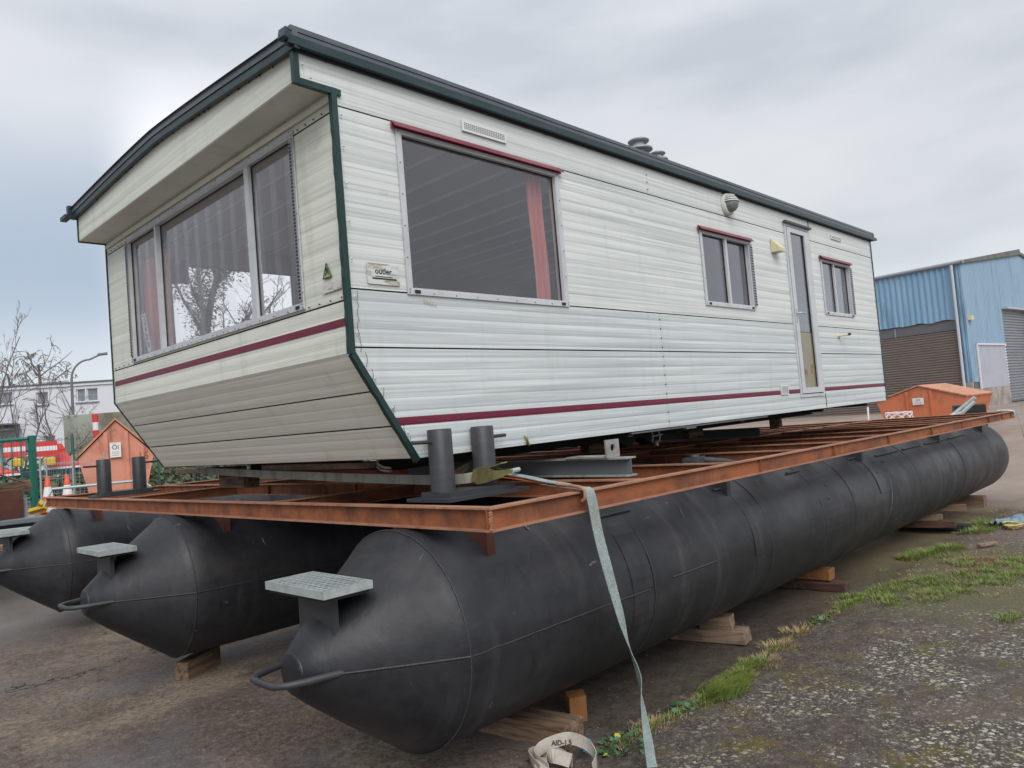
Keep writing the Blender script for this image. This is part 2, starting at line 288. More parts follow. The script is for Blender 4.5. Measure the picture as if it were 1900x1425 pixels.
def fix(o):        # consistent outward normals
    bm = bmesh.new(); bm.from_mesh(o.data); bmesh.ops.remove_doubles(bm, verts=bm.verts, dist=1e-5)
    bmesh.ops.recalc_face_normals(bm, faces=bm.faces); bm.to_mesh(o.data); bm.free(); return o
def thing(name, label, cat, base, group=None, rot=(0, 0, 0)):
    o = bpy.data.objects.new(name, None); COL.objects.link(o); o.location = base; o.rotation_euler = rot
    o['base'] = list(base); o['label'] = label; o['category'] = cat; o.empty_display_size = .2
    if group: o['group'] = group
    return o
def tag(o, label, cat, group=None):
    o['label'] = label; o['category'] = cat
    if group: o['group'] = group
    return o
def stuff(o, label=None, cat=None):
    o['kind'] = 'stuff'
    if label: o['label'] = label; o['category'] = cat
    return o
def text_mesh(txt, size, mx, m, name, parent, bold=.0):
    cu = bpy.data.curves.new('t', 'FONT'); cu.body = txt; cu.size = size; cu.extrude = .0008; cu.offset = bold
    cu.align_x = 'CENTER'; cu.align_y = 'CENTER'
    ob = bpy.data.objects.new('t', cu); COL.objects.link(ob)
    dg = bpy.context.evaluated_depsgraph_get(); me = bpy.data.meshes.new_from_object(ob.evaluated_get(dg))
    bpy.data.objects.remove(ob); me.transform(mx); me.materials.clear(); me.materials.append(m); me.name = name
    o = bpy.data.objects.new(name, me); COL.objects.link(o); o.parent = parent
    if parent.type == 'EMPTY': o.location = -Vector(parent['base'])
    return o
def copy_tree(o, parent=None):
    c = o.copy(); COL.objects.link(c)
    if parent: c.parent = parent
    for ch in o.children: copy_tree(ch, c)
    return c
def smooth(t): t = max(0, min(1, t)); return t * t * (3 - 2 * t)

# ------------------------------------------------------------------ ground
def gz(x, y):
    z = -.0085 * (min(max(x, -2), 16) - 2.4) - .009 * (min(max(y, -2), 11) - 2.5)
    z += .72 * smooth((y - 10.6) / 4.5) * smooth((11 - x + .3 * y) / 6) + .75 * smooth((x - 17) / 24)
    z += -.035 * smooth((2.52 - y) / .0001) * 0
    z += .018 * mnoise.noise(Vector((x * .8, y * .8, 0))) + .006 * mnoise.noise(Vector((x * 4, y * 4, 3)))
    # the lane under the pontoons lies a little below the slab on the right
    e = 2.62 + .06 * mnoise.noise(Vector((x * 1.3, 0, 5)))
    if 2 < x < 16 and y < 12: z += .022 * smooth((e - y) / .10)
    return z
def grid_obj(name, xs, ys, m):
    b = MB(); nx = len(xs)
    b.add([(x, y, gz(x, y)) for y in ys for x in xs], [(j * nx + i, j * nx + i + 1, (j + 1) * nx + i + 1, (j + 1) * nx + i) for j in range(len(ys) - 1) for i in range(nx - 1)], True)
    me = bpy.data.meshes.new(name); me.from_pydata(b.v, [], b.f); me.materials.append(m)
    me.polygons.foreach_set('use_smooth', [True] * len(me.polygons))
    o = bpy.data.objects.new(name, me); COL.objects.link(o); o['kind'] = 'structure'; return o
def frange(a, b, s): n = int(round((b - a) / s)); return [a + (b - a) * i / n for i in range(n + 1)]

def ground_mat():
    m = bpy.data.materials.new('yard_ground'); m.use_nodes = True
    nt = m.node_tree; N = nt.nodes; L = nt.links; b = N['Principled BSDF']
    g = N.new('ShaderNodeNewGeometry'); sp = N.new('ShaderNodeSeparateXYZ'); L.new(g.outputs['Position'], sp.inputs[0])
    def nz(sc_, det=6, rg=.6, off=0, strz=1):
        mp = N.new('ShaderNodeMapping'); mp.inputs['Scale'].default_value = (sc_ * strz, sc_, sc_); mp.inputs['Location'].default_value = (off, off, 0)
        L.new(g.outputs['Position'], mp.inputs[0]); n = N.new('ShaderNodeTexNoise'); n.inputs['Scale'].default_value = 1
        n.inputs['Detail'].default_value = det; n.inputs['Roughness'].default_value = rg; L.new(mp.outputs[0], n.inputs['Vector']); return n.outputs['Fac']
    def mr(s, a, b_, c=0., d=1.):
        x = N.new('ShaderNodeMapRange'); x.inputs[1].default_value = a; x.inputs[2].default_value = b_; x.inputs[3].default_value = c; x.inputs[4].default_value = d
        L.new(s, x.inputs[0]); return x.outputs[0]
    def mth(op, a, b_):
        x = N.new('ShaderNodeMath'); x.operation = op
        for i, k in enumerate((a, b_)):
            if isinstance(k, (int, float)): x.inputs[i].default_value = k
            else: L.new(k, x.inputs[i])
        return x.outputs[0]
    def mix(f, a, b_):
        x = N.new('ShaderNodeMix'); x.data_type = 'RGBA'
        if isinstance(f, (int, float)): x.inputs[0].default_value = f
        else: L.new(f, x.inputs[0])
        for i, k in ((6, a), (7, b_)):
            if isinstance(k, tuple): x.inputs[i].default_value = (*k, 1)
            else: L.new(k, x.inputs[i])
        return x.outputs[2]
    X, Y = sp.outputs[0], sp.outputs[1]
    wob = mr(nz(1.3, 4), .3, .7, -.35, .35); wob2 = mr(nz(5, 4, off=3), .3, .7, -.10, .10)
    Yw = mth('ADD', mth('ADD', Y, mth('MULTIPLY', wob, .35)), wob2); Xw = mth('ADD', X, wob)
    fine = nz(70, 5, .7); fine2 = nz(160, 3, .7, off=9); med = nz(9, 6, .65, off=4); big = nz(1.1, 5, .6, off=8)
    # weathered tarmac on the left and under the hulls
    base = mix(mr(big, .36, .66), (.135, .105, .088), (.27, .205, .160))
    base = mix(mr(med, .46, .70, 0, .6), base, (.075, .062, .055))
    base = mix(mr(fine, .5, .72, 0, .75), base, (.30, .25, .205))
    base = mix(mr(fine2, .34, .50, .6, 0), base, (.05, .042, .037))
    grit = nz(27, 6, .78, off=51); crk = nz(13, 5, .7, off=61)
    base = mix(mr(grit, .50, .60, 0, .62), base, (.055, .045, .038))
    base = mix(mr(grit, .46, .36, 0, .65), base, (.33, .275, .22))
    base = mix(mr(crk, .58, .66, 0, .6), base, (.06, .05, .044))
    base = mix(mth('MULTIPLY', mr(nz(.55, 4, off=2, strz=1.6), .50, .66), .5), base, (.19, .19, .21))
    base = mix(mth('MULTIPLY', mr(nz(2.2, 6, .7, off=14), .56, .7), .5), base, (.18, .145, .08))
    base = mix(mth('MULTIPLY', mr(nz(.75, 6, .7, off=71, strz=.7), .54, .62), .75), base, mix(mr(grit, .42, .58), (.40, .32, .235), (.20, .155, .115)))
    vc = N.new('ShaderNodeTexVoronoi'); vc.feature = 'DISTANCE_TO_EDGE'; vc.inputs['Scale'].default_value = .55
    dv = N.new('ShaderNodeVectorMath'); dv.operation = 'ADD'; nd = N.new('ShaderNodeTexNoise'); nd.inputs['Scale'].default_value = 2.2; nd.inputs['Detail'].default_value = 8; L.new(g.outputs['Position'], nd.inputs['Vector'])
    L.new(g.outputs['Position'], dv.inputs[0]); L.new(nd.outputs['Color'], dv.inputs[1]); L.new(dv.outputs[0], vc.inputs['Vector'])
    base = mix(mth('MULTIPLY', mr(vc.outputs['Distance'], .006, .002), mr(nz(.9, 3, off=77), .5, .56)), base, (.02, .017, .015))
    # soil lane beside the hull
    lane = mth('MULTIPLY', mr(Xw, 2.9, 3.6), mth('MULTIPLY', mr(Yw, 2.45, 2.6), mr(Yw, 4.6, 3.4)))
    soil = mix(mr(med, .40, .66), (.055, .044, .036), (.115, .092, .070))
    soil = mix(mr(grit, .50, .62, 0, .6), soil, (.03, .025, .021))
    soil = mix(mr(fine, .52, .74, 0, .7), soil, (.20, .17, .13))
    soil = mix(mth('MULTIPLY', mr(Xw, 6, 9), mr(big, .4, .55, .3, 1)), soil, (.19, .155, .08))
    base = mix(mth('MULTIPLY', lane, .9), base, soil)
    # lichen covered asphalt slab on the right
    slab = mix(mr(med, .38, .68), (.080, .063, .053), (.175, .135, .112))
    slab = mix(mr(grit, .50, .60, 0, .7), slab, (.042, .036, .032))
    slab = mix(mr(grit, .45, .36, 0, .6), slab, (.30, .26, .22))
    slab = mix(mr(fine, .36, .52, .75, 0), slab, (.05, .046, .042))
    slab = mix(mr(fine2, .56, .72, 0, .75), slab, (.33, .30, .26))
    moss = mth('MULTIPLY', mr(nz(2.6, 6, .7, off=21), .52, .60), mr(nz(30, 4, .7, off=5), .38, .60))
    slab = mix(mth('MULTIPLY', moss, .85), slab, (.16, .125, .012))
    v = N.new('ShaderNodeTexVoronoi'); v.inputs['Scale'].default_value = 19; L.new(g.outputs['Position'], v.inputs['Vector'])
    vd = mth('ADD', v.outputs['Distance'], mr(nz(45, 4, .7, off=2), .3, .7, -.24, .24))
    v2 = N.new('ShaderNodeTexVoronoi'); v2.inputs['Scale'].default_value = 43; L.new(g.outputs['Position'], v2.inputs['Vector'])
    vd2 = mth('ADD', v2.outputs['Distance'], mr(nz(80, 3, .7, off=6), .3, .7, -.25, .25))
    lz = mth('MULTIPLY', mr(nz(1.5, 5, .7, off=31), .44, .54), mr(Yw, 2.5, 2.0))
    li = mth('MULTIPLY', mr(vd, .34, .20), lz); li2 = mth('MULTIPLY', mr(vd2, .34, .2), mth('MULTIPLY', lz, .8))
    lich = mth('MAXIMUM', li, li2)
    slab = mix(lich, slab, mix(mr(med, .4, .6), (.66, .63, .53), (.45, .44, .32)))
    slab = mix(mth('MULTIPLY', mr(nz(.9, 4, off=41), .56, .66), .65), slab, (.17, .13, .105))
    slm = mth('MULTIPLY', mr(Yw, 2.56, 2.48), mr(Xw, 1.2, 2.0))
    base = mix(slm, base, slab)
    # reddish moss / leaf litter patch and green ground further back on the right
    def blob(cx, cy, rx, ry):
        a = mth('POWER', mth('DIVIDE', mth('SUBTRACT', Xw, cx), rx), 2); c = mth('POWER', mth('DIVIDE', mth('SUBTRACT', Yw, cy), ry), 2)
        return mr(mth('SQRT', mth('ADD', a, c), 0), 1.1, .65)
    base = mix(mth('MULTIPLY', blob(8.2, 1.95, 1.8, .85), .9), base, mix(mr(fine, .4, .65), (.09, .085, .045), (.22, .20, .09)))
    base = mix(mth('MULTIPLY', blob(8.55, 1.98, .75, .3), .85), base, mix(mr(fine, .4, .6), (.14, .05, .055), (.30, .17, .15)))
    base = mix(mth('MULTIPLY', blob(10.6, 2.15, 1.3, .28), .8), base, (.18, .13, .12))
    # pale worn road behind
    road = mix(mr(nz(.8, 5, .6, off=17, strz=.4), .35, .65), (.29, .225, .185), (.38, .31, .265))
    road = mix(mr(fine, .4, .6, .3, 0), road, (.17, .13, .11))
    base = mix(mr(Xw, 12.6, 13.4), base, road)
    road2 = mix(mr(nz(.8, 5, .6, off=11), .35, .65), (.17, .15, .135), (.24, .22, .2))
    base = mix(mth('MULTIPLY', mr(Yw, 8.6, 10.5), mr(X, 12, 8)), base, road2)
    L.new(base, b.inputs['Base Color'])
    L.new(mr(nz(.7, 4, off=2), .42, .62, .62, .92), b.inputs['Roughness']); b.inputs['Specular IOR Level'].default_value = .35
    h = mth('ADD', mth('MULTIPLY', fine, .5), mth('ADD', mth('MULTIPLY', med, .9), mth('ADD', mth('MULTIPLY', lich, .25), mth('MULTIPLY', grit, 1.1))))
    bp = N.new('ShaderNodeBump'); bp.inputs['Strength'].default_value = .8; bp.inputs['Distance'].default_value = .024; L.new(h, bp.inputs['Height'])
    L.new(bp.outputs[0], b.inputs['Normal']); return m
GM = ground_mat()
xs = frange(-200, -3, 16) + frange(-3, 14, .07)[1:] + frange(14, 50, .8)[1:] + frange(50, 400, 25)[1:]
ys = frange(-200, -2, 16) + frange(-2, 9, .07)[1:] + frange(9, 50, .8)[1:] + frange(50, 400, 25)[1:]
grid_obj('ground', xs, ys, GM)

# ------------------------------------------------------------------ floating platform
PB = (2.4, 2.5, 0.0)
plat = thing('pontoon_platform', 'long rusty steel deck frame carried on three black pointed cylindrical pontoons', 'platform', PB, rot=(-.009, .0085, 0))
HR, HZ, X0, XR, X1 = .565, .755, 1.70, 2.30, 14.25
hull_y = (3.2, 6.3, 9.5)
FZ1, FZ0 = 1.44, 1.325
def make_hull(y, first):
    b = MB(); n = 112
    prof = [(.098, X0), (.105, X0 + .004)]
    for i in range(1, 13):
        t = i / 12; prof.append((.105 + (HR - .105) * t ** .93, X0 + .004 + (XR - X0 - .004) * t))
    cur = XR
    for xr in (3.85, 4.35, 5.5, 7.3, 9.4, 11.4, 13.3):
        for k in range(1, 13): prof.append((HR, cur + (xr - cur) * k / 12))
        cur = xr
    prof += [(HR, X1 - .1), (HR - .004, X1 - .03), (HR - .03, X1), (HR * .6, X1 + .04), (.0001, X1 + .06)]
    b.lathe(prof, n, 'x', (0, y, HZ))
    for v in b.v:
        rr = Vector((0, v.y - y, v.z - HZ))
        if rr.length > .2:
            a_ = math.atan2(rr.z, rr.y); q_ = Vector((v.x * 1.6, math.cos(a_) * 1.7, math.sin(a_) * 1.7 + y)); dsp = .0055 * mnoise.noise(q_) + .0022 * mnoise.noise(q_ * 3.1)
            v += rr.normalized() * dsp * (1 if v.x > XR + .03 else .5)
    h = b.build('pontoon_hull', M['hull'], plat)
    # weld seams: rings, cone edge and a longitudinal one along the flanks
    def ring(x, a0=0, a1=360, rr=HR + .001, th=.0045):
        s = MB(); pts = []
        for i in range(int((a1 - a0) / 3) + 1):
            a = R(a0 + 3 * i); pts.append((x + random.uniform(-.002, .002), y + math.cos(a) * rr, HZ + math.sin(a) * rr))
        s.tube(pts, [th * random.uniform(.7, 1.2) for _ in pts], 5, False); s.build('weld_seam', M['weld'], h)
    ring(XR)
    for xr in (3.85, 5.5, 7.3, 9.4, 11.4): ring(xr)
    def bar(x0, x1, side, rr=.0055, off=0):
        s = MB(); k = max(2, int((x1 - x0) / .05)); pts = [(x0 + (x1 - x0) * i / k, y + side * (HR + .001), HZ + off + random.uniform(-.002, .002)) for i in range(k + 1)]
        s.tube(pts, [rr * random.uniform(.7, 1.2) for _ in pts], 5, True); s.build('weld_seam', M['weld'], h)
    for sd_ in (-1, 1):
        s = MB(); k = 16; pts = []
        for i in range(k + 1):
            t = .18 + .82 * i / k; pts.append((X0 + (XR - X0) * t, y + sd_ * (.105 + (HR - .105) * t ** .93 + .001), HZ))
        s.tube(pts, .006, 5); s.build('weld_seam', M['weld'], h)
        bar(XR, 3.8, sd_, .0045)
        if y < 4: bar(4.05, 4.62, sd_, .006, .02)
        else: bar(3.85, 5.6, sd_)
    # light scrape marks left by handling
    rnd_ = random.Random(int(y * 10)); marks = [(8.35, 178, .55, .012, -24), (5.75, 128, .14, .004, -20), (4.45, 138, .16, .004, -25), (9.1, 150, .12, .005, -15), (10.2, 140, .14, .005, -12), (3.02, 122, .07, .010, -10), (2.72, 118, .05, .006, -22)] if y < 4 else [(3.1, 120, .10, .008, 30), (2.9, 150, .08, .007, 12)]
    for _ in range(14): marks.append((rnd_.uniform(2.4, 12), rnd_.uniform(110, 215), rnd_.uniform(.02, .07), rnd_.uniform(.0012, .003), rnd_.uniform(-40, 40)))
    s = MB()
    for (mx_, ma, ml, mw, md) in marks:
        k = 8; vs = []
        for i in range(k + 1):
            t = i / k; a = R(ma) + (t - .5) * ml / HR; xx = mx_ + (t - .5) * ml * math.tan(R(md)) + .004 * math.sin(t * 9); ww = mw * math.sin(math.pi * min(max(t, .04), .96)) * rnd_.uniform(.6, 1.1)
            for sg in (-1, 1): vs.append((xx + sg * ww, y + math.cos(a) * (HR + .0085), HZ + math.sin(a) * (HR + .0085)))
        s.add(vs, [(2 * i, 2 * i + 1, 2 * i + 3, 2 * i + 2) for i in range(k)])
    stuff(s.build('scrape_marks', M['scrape'], h))
    # doubling plates wrapped over the cylinder
    def patch(x0, x1, a0, a1, th=.006):
        s = MB(); na = 14; vs = []
        for xx in (x0, x1):
            for rr in (HR - .002, HR + th):
                for i in range(na + 1):
                    a = R(a0 + (a1 - a0) * i / na); vs.append((xx, y + math.cos(a) * rr, HZ + math.sin(a) * rr))
        q = na + 1; fs = []
        for i in range(na):
            fs += [(q + i, q + i + 1, 3 * q + i + 1, 3 * q + i), (i, i + 1, q + i + 1, q + i), (2 * q + i, 3 * q + i, 3 * q + i + 1, 2 * q + i + 1)]
        fs += [(0, q, 3 * q, 2 * q), (q - 1, 2 * q - 1, 4 * q - 1, 3 * q - 1)]
        s.add(vs, fs); s.build('doubling_plate', M['hull'], h)
    if y < 4:
        patch(6.55, 7.05, 100, 190); patch(8.05, 8.5, 100, 172); patch(3.62, 3.83, 100, 200, .003); patch(5.2, 5.32, 112, 185, .005)
        for x0_, x1_ in ((3.62, 3.95), (5.05, 5.3), (6.35, 6.62), (7.8, 8.05), (8.55, 9.3), (9.5, 10.2), (10.4, 11.4), (11.5, 12.4)):
            s = MB(); a = R(127 if x0_ < 8.3 else 131); s.tube([(x0_, y + math.cos(a) * (HR + .008), HZ + math.sin(a) * (HR + .008)), (x1_, y + math.cos(a) * (HR + .008), HZ + math.sin(a) * (HR + .008))], .012, 6)
            s.build('welded_rod', M['weld'], h)
        for (bx, ba) in ((6.75, 160), (6.85, 148), (8.6, 140), (8.2, 150)):
            s = MB(); s.lathe([(.016, 0), (.016, .012), (.0001, .012)], 8, 'z'); o = s.build('lifting_stud', M['weld'], h)
            a = R(ba); d = Vector((0, math.cos(a), math.sin(a))); o.location = Vector((bx, y, HZ)) + d * HR; o.rotation_euler = d.to_track_quat('Z', 'Y').to_euler()
    # nose cap disc
    s = MB(); s.lathe([(.0001, X0 - .012), (.088, X0 - .012), (.1, X0 - .004), (.1, X0 + .002)], 28, 'x', (0, y, HZ)); s.build('nose_cap', M['hull'], h)
    # towing bow of round bar
    s = MB(); w_ = .215; pts = [(X0 + .17, y - w_ + .005, HZ), (X0 - .03, y - w_ + .05, HZ), (X0 - .10, y - w_ + .075, HZ), (X0 - .145, y - w_ + .12, HZ), (X0 - .15, y - w_ + .17, HZ)]
    full = pts + [(a, 2 * y - b_, c) for a, b_, c in reversed(pts)]
    s.tube(full, .0165, 12); s.build('tow_handle', M['bollard'], h)
    # step: post plate and grating
    s = MB(); s.mx = None
    s.box((X0 + .135, y - .155, HZ - .02), (X0 + .147, y + .155, 1.105)); s.box((X0 + .147, y - .155, HZ + .04), (X0 + .165, y - .147, 1.105)); s.box((X0 + .147, y + .147, HZ + .04), (X0 + .165, y + .155, 1.105))
    s.build('step_post', M['bollard'], h)
    g = MB(); gx0, gx1, gy0, gy1, gt = X0 + .035, X0 + .30, y - .25, y + .29, 1.145
    for a_, b_ in (((gx0, gy0, gt - .038), (gx0 + .013, gy1, gt)), ((gx1 - .013, gy0, gt - .038), (gx1, gy1, gt)), ((gx0 + .013, gy0, gt - .038), (gx1 - .013, gy0 + .013, gt)), ((gx0 + .013, gy1 - .013, gt - .038), (gx1 - .006, gy1, gt))): g.box(a_, b_)
    kx = 7
    for i in range(1, kx): xx = gx0 + (gx1 - gx0) * i / kx; g.box((xx - .0038, gy0 + .006, gt - .006), (xx + .0038, gy1 - .006, gt - .002))
    for i in range(1, 12): yy = gy0 + (gy1 - gy0) * i / 12; g.box((gx0 + .006, yy - .0042, gt - .005), (gx1 - .006, yy + .0042, gt + .001))
    o = g.build('step_grating', M['galv'], h)
    u = MB(); u.box((gx0 + .0135, gy0 + .0135, gt - .054), (gx1 - .0135, gy1 - .0135, gt - .009)); u.build('step_backing_shade', M['core'], h)  # bottom plate raised and blackened to paint the shade in the grating holes
    # saddle brackets up to the deck frame
    for bx in (2.62, 5.17, 8.07, 11.0, 13.4):
        s = MB(); s.box((bx - .006, y - .40, HZ + .38), (bx + .006, y - .05, FZ0)); s.box((bx - .006, y + .05, HZ + .38), (bx + .006, y + .40, FZ0)); s.box((bx + .006, y - .40, HZ + .40), (bx + .05, y - .392, FZ0))
        s.build('saddle_bracket', M['rust_dark'] if bx < 3 else M['bollard'], h)
    return h
for i, y in enumerate(hull_y): make_hull(y, i == 0)

def ibeam(p0, p1, z0, z1, fw, name, side=0, parent=plat, mats=None, web=.007, fl=.010):
    """I section beam from p0 to p1 (x, y); the web colour and the flange colour differ"""
    p0 = Vector((*p0, 0)); p1 = Vector((*p1, 0)); d = (p1 - p0); ln = d.length; d.normalize(); nrm = Vector((-d.y, d.x, 0))
    b = MB(Matrix(((d.x, nrm.x, 0, p0.x), (d.y, nrm.y, 0, p0.y), (0, 0, 1, 0), (0, 0, 0, 1))))
    h = fw / 2
    b.cur = 1; b.box((0, -h, z1 - fl), (ln, h, z1)); b.box((0, -h, z0), (ln, h, z0 + fl))
    b.cur = 0; b.box((0.001, -web / 2, z0 + fl), (ln - .001, web / 2, z1 - fl))
    return b.build(name, mats or [M['rust'], M['rust_top']], parent)
ibeam((2.37, 2.53), (14.38, 2.53), FZ0, FZ1, .062, 'edge_beam')
ibeam((2.37, 10.12), (14.38, 10.12), FZ0, FZ1, .062, 'edge_beam')
ibeam((2.401, 2.562), (2.401, 10.088), FZ0, FZ1, .062, 'edge_beam')
ibeam((14.349, 2.562), (14.349, 10.088), FZ0, FZ1, .062, 'edge_beam')
cx = (3.71, 4.84, 6.08, 7.09, 8.09, 9.25, 10.53, 11.3, 12.07, 13.2)
for i, x in enumerate(cx):
    c = ibeam((x, 2.562), (x, 10.088), FZ0, FZ1 - .003, .062, 'cross_beam')
    for yy in (3.9, 5.6, 7.2, 8.8):
        s = MB(); s.box((x - .03, yy - .004, FZ0 + .01), (x - .0045, yy + .004, FZ1 - .014)); s.build('stiffener', M['rust'], c)
for y0 in (4.75, 7.9):
    for a, b_ in zip((2.401,) + cx, cx + (14.349,)): ibeam((a + .033, y0), (b_ - .033, y0), FZ0 + .004, FZ1 - .006, .055, 'longitudinal_beam')
for x in (5.17, 6.6, 8.07, 9.6, 11.0, 12.5, 13.4):
    s = MB(); s.box((x - .004, 2.503, FZ0 + .011), (x + .004, 2.525, FZ1 - .011)); s.build('web_stiffener', M['rust'], plat)
s = MB()
for i in range(9):
    z = FZ0 + .012 + i * .010; s.obox((2.372 + random.uniform(-.003, .003), 2.501, z), (.014, .010, .011), (random.random(), random.random(), 0))
s.build('corner_weld', M['rust_top'], plat)

def bollards(x, y, flip=1):
    b = MB(); b.box((x - .11, y - .17, FZ1 + .003), (x + .50, y + .19, FZ1 + .022)); b.box((x - .06, y - .12, FZ1 + .022), (x + .44, y + .12, FZ1 + .05))
    bp = b.build('bollard_plate', M['bollard'], plat)
    for k, dx in enumerate((0, .36)):
        s = MB(); s.lathe([(.068, FZ1 + .05), (.068, 1.825), (.062, 1.832), (.056, 1.832), (.052, 1.80), (.0001, 1.80)], 28, 'z', (x + dx, y + (.04 if k else 0), 0))
        bo = s.build('mooring_bollard', M['bollard'], plat)
        q = -1 if k == 0 else 1; s = MB(); xx = x + dx; s.tube([(xx + q * .06, y + (.04 if k else 0), 1.765), (xx + q * .19, y + (.04 if k else 0), 1.768)], .011, 10); s.build('bollard_pin', M['bollard'], bo)
bollards(2.60, 3.10); bollards(2.50, 8.42)
# flanged fittings lying within the grillage
fb = MB(); fb.lathe([(.16, 1.30), (.16, 1.335), (.12, 1.34), (.12, 1.40), (.0001, 1.40)], 20, 'z', (5.35, 3.45, 0)); fb.build('manhole_flange', M['pipe_dark'], plat)
for (px_, py_) in ((5.35, 3.95), (5.65, 3.35), (5.3, 4.6)):
    b = MB(); b.obox((px_, py_, 1.385), (.30, .14, .10), (0, 0, .3), .01); b.lathe([(.05, 1.43), (.05, 1.455), (.0001, 1.455)], 14, 'z', (px_, py_, 0)); b.tube([(px_ + .1, py_ - .02, 1.40), (px_ + .3, py_ - .1, 1.37), (px_ + .42, py_ - .22, 1.33)], .03, 8); b.build('valve_block', M['pipe_dark'], plat)

# ------------------------------------------------------------------ beams and packing between platform and home
g = thing('steel_beam', 'grey painted steel I-beam laid across the rusty deck under the mobile home', 'beam', (3.83, 5, 1.43), 'grey beams under the home')
ibeam((3.83, 2.72), (3.83, 7.6), 1.432, 1.552, .11, 'beam_section', parent=g, mats=[M['grey_steel'], M['grey_top']])
b = MB(Matrix(((1, 0, 0, 3.83), (0, 1, 0, 2.86), (0, 0, 1, 0), (0, 0, 0, 1))))
n = 16; hole = [(.024 * math.cos(2 * math.pi * i / n) - 0, 1.615 + .024 * math.sin(2 * math.pi * i / n)) for i in range(n)]
outer = [(max(-.07, min(.07, .2 * math.cos(2 * math.pi * (i + .0) / n))), 1.61 + max(-.057, min(.057, .2 * math.sin(2 * math.pi * i / n)))) for i in range(n)]
vs = [(p[0], dd, p[1]) for dd in (-.006, .006) for p in outer + hole]
fs = []
for i in range(n):
    j = (i + 1) % n; fs += [(i, j, n + j, n + i), (2 * n + i, 3 * n + i, 3 * n + j, 2 * n + j), (i, 2 * n + i, 2 * n + j, j), (n + i, n + j, 3 * n + j, 3 * n + i)]
b.add(vs, fs); o = b.build('lug_plate', M['grey_top'], g)
b = MB(); b.box((3.76, 2.88, 1.553), (3.90, 3.2, 1.564)); b.build('foot_plate', M['grey_top'], g)
g2 = thing('steel_beam', 'far grey I-beam lying across the deck below the home door', 'beam', (8.9, 5, 1.39), 'grey beams under the home')
ibeam((8.9, 4.3), (8.9, 7.6), 1.383, 1.50, .11, 'beam_section', parent=g2, mats=[M['grey_steel'], M['grey_top']])
def timber(c, size, rot, m, label, group=None, bev=.008, seed=0, name='timber_block'):
    b = MB(); b.obox((0, 0, 0), size, (0, 0, 0), bev)
    rnd = random.Random(seed + 3); k = [rnd.uniform(-.5, .5) for _ in range(6)]
    for v in b.v:                      # slightly tapered, twisted and worn
        v.y *= 1 + .06 * k[0] * v.x / size[0] * 2; v.z *= 1 + .08 * k[1] * v.x / size[0] * 2; v.z += .006 * k[2] * math.sin(v.x * 9)
        v += Vector([mnoise.noise(v * 13 + Vector((seed, j_ * 9, 0))) for j_ in range(3)]) * .012
    from mathutils import Euler
    E_ = Euler(rot).to_matrix().to_4x4(); me_v = [Vector(c) + (E_ @ v) for v in b.v]
    o = b.build(name, m); o.data.transform(Matrix.Translation(o.location)); o.location = c; o.rotation_euler = rot
    return tag(o, label, 'timber', group)
timber((2.86, 6.65, 1.605), (1.25, .10, .055), (0, 0, R(90)), M['timber'], 'weathered plank wedged under the left front corner of the home')
timber((2.86, 4.85, 1.62), (1.5, .09, .05), (0, 0, R(90)), M['timber_pale'], 'pale plank above the red beam under the home front')
timber((2.94, 4.65, 1.565), (1.5, .07, .06), (0, R(-1), R(91)), M['red_beam'], 'red painted beam under the front of the mobile home', name='red_beam')
timber((2.98, 3.45, 1.555), (.62, .08, .05), (R(2), R(-4), R(35)), M['timber_pale'], 'square batten end sticking out beside the bollards')
timber((3.0, 6.4, 1.50), (.5, .14, .12), (0, 0, R(90)), M['timber'], 'short block standing on the deck under the home front')
for k, (x, y) in enumerate(((6.08, 4.7), (8.09, 4.8), (9.6, 4.4))):
    timber((x, y, 1.525), (.5, .12, .14 if k < 2 else .13), (0, 0, R(10 * k)), M['timber'], ('packing block under the middle of the home floor', 'packing block under the home near its far grey beam', 'packing block at the far end of the home floor')[k], seed=k)

# ------------------------------------------------------------------ the mobile home
HB = (2.54, 3.22, 1.67)
home = thing('mobile_home', 'off-white static mobile home with maroon stripe and dark green trim, raised on the pontoon deck', 'mobile home', HB, rot=(0, -.0042, 0))
ys_, yl, xf, xb, xo = 3.22, 6.86, 2.17, 10.37, 1.96       # side, left side, front, back, overhang planes
ZK, ZT, ZB = 2.26, 3.80, 1.675
MS = Matrix(((1, 0, 0, 0), (0, 0, -1, ys_), (0, 1, 0, 0), (0, 0, 0, 1)))      # (h=x, v=z, d) on the side wall
MF = Matrix(((0, 0, -1, xf), (-1, 0, 0, 0), (0, 1, 0, 0), (0, 0, 0, 1)))      # (h=-y, v=z, d) on the front wall
MO = Matrix(((0, 0, -1, xo), (-1, 0, 0, 0), (0, 1, 0, 0), (0, 0, 0, 1)))
ML = Matrix(((-1, 0, 0, 0), (0, 0, 1, yl), (0, 1, 0, 0), (0, 0, 0, 1)))       # (h=-x)
MK = Matrix(((0, 0, 1, xb), (1, 0, 0, 0), (0, 1, 0, 0), (0, 0, 0, 1)))        # (h=y)
PROF = ((0, .0), (.05, .0015), (.14, .0027), (.30, .0037), (.50, .0041), (.70, .0037), (.86, .0025), (.95, .0011), (1, 0))
def off(v, per, amp=1.0):
    t = (v / per) % 1
    for (a, oa), (b_, ob) in zip(PROF, PROF[1:]):
        if a <= t <= b_: return amp * (oa + (ob - oa) * (t - a) / (b_ - a))
    return 0
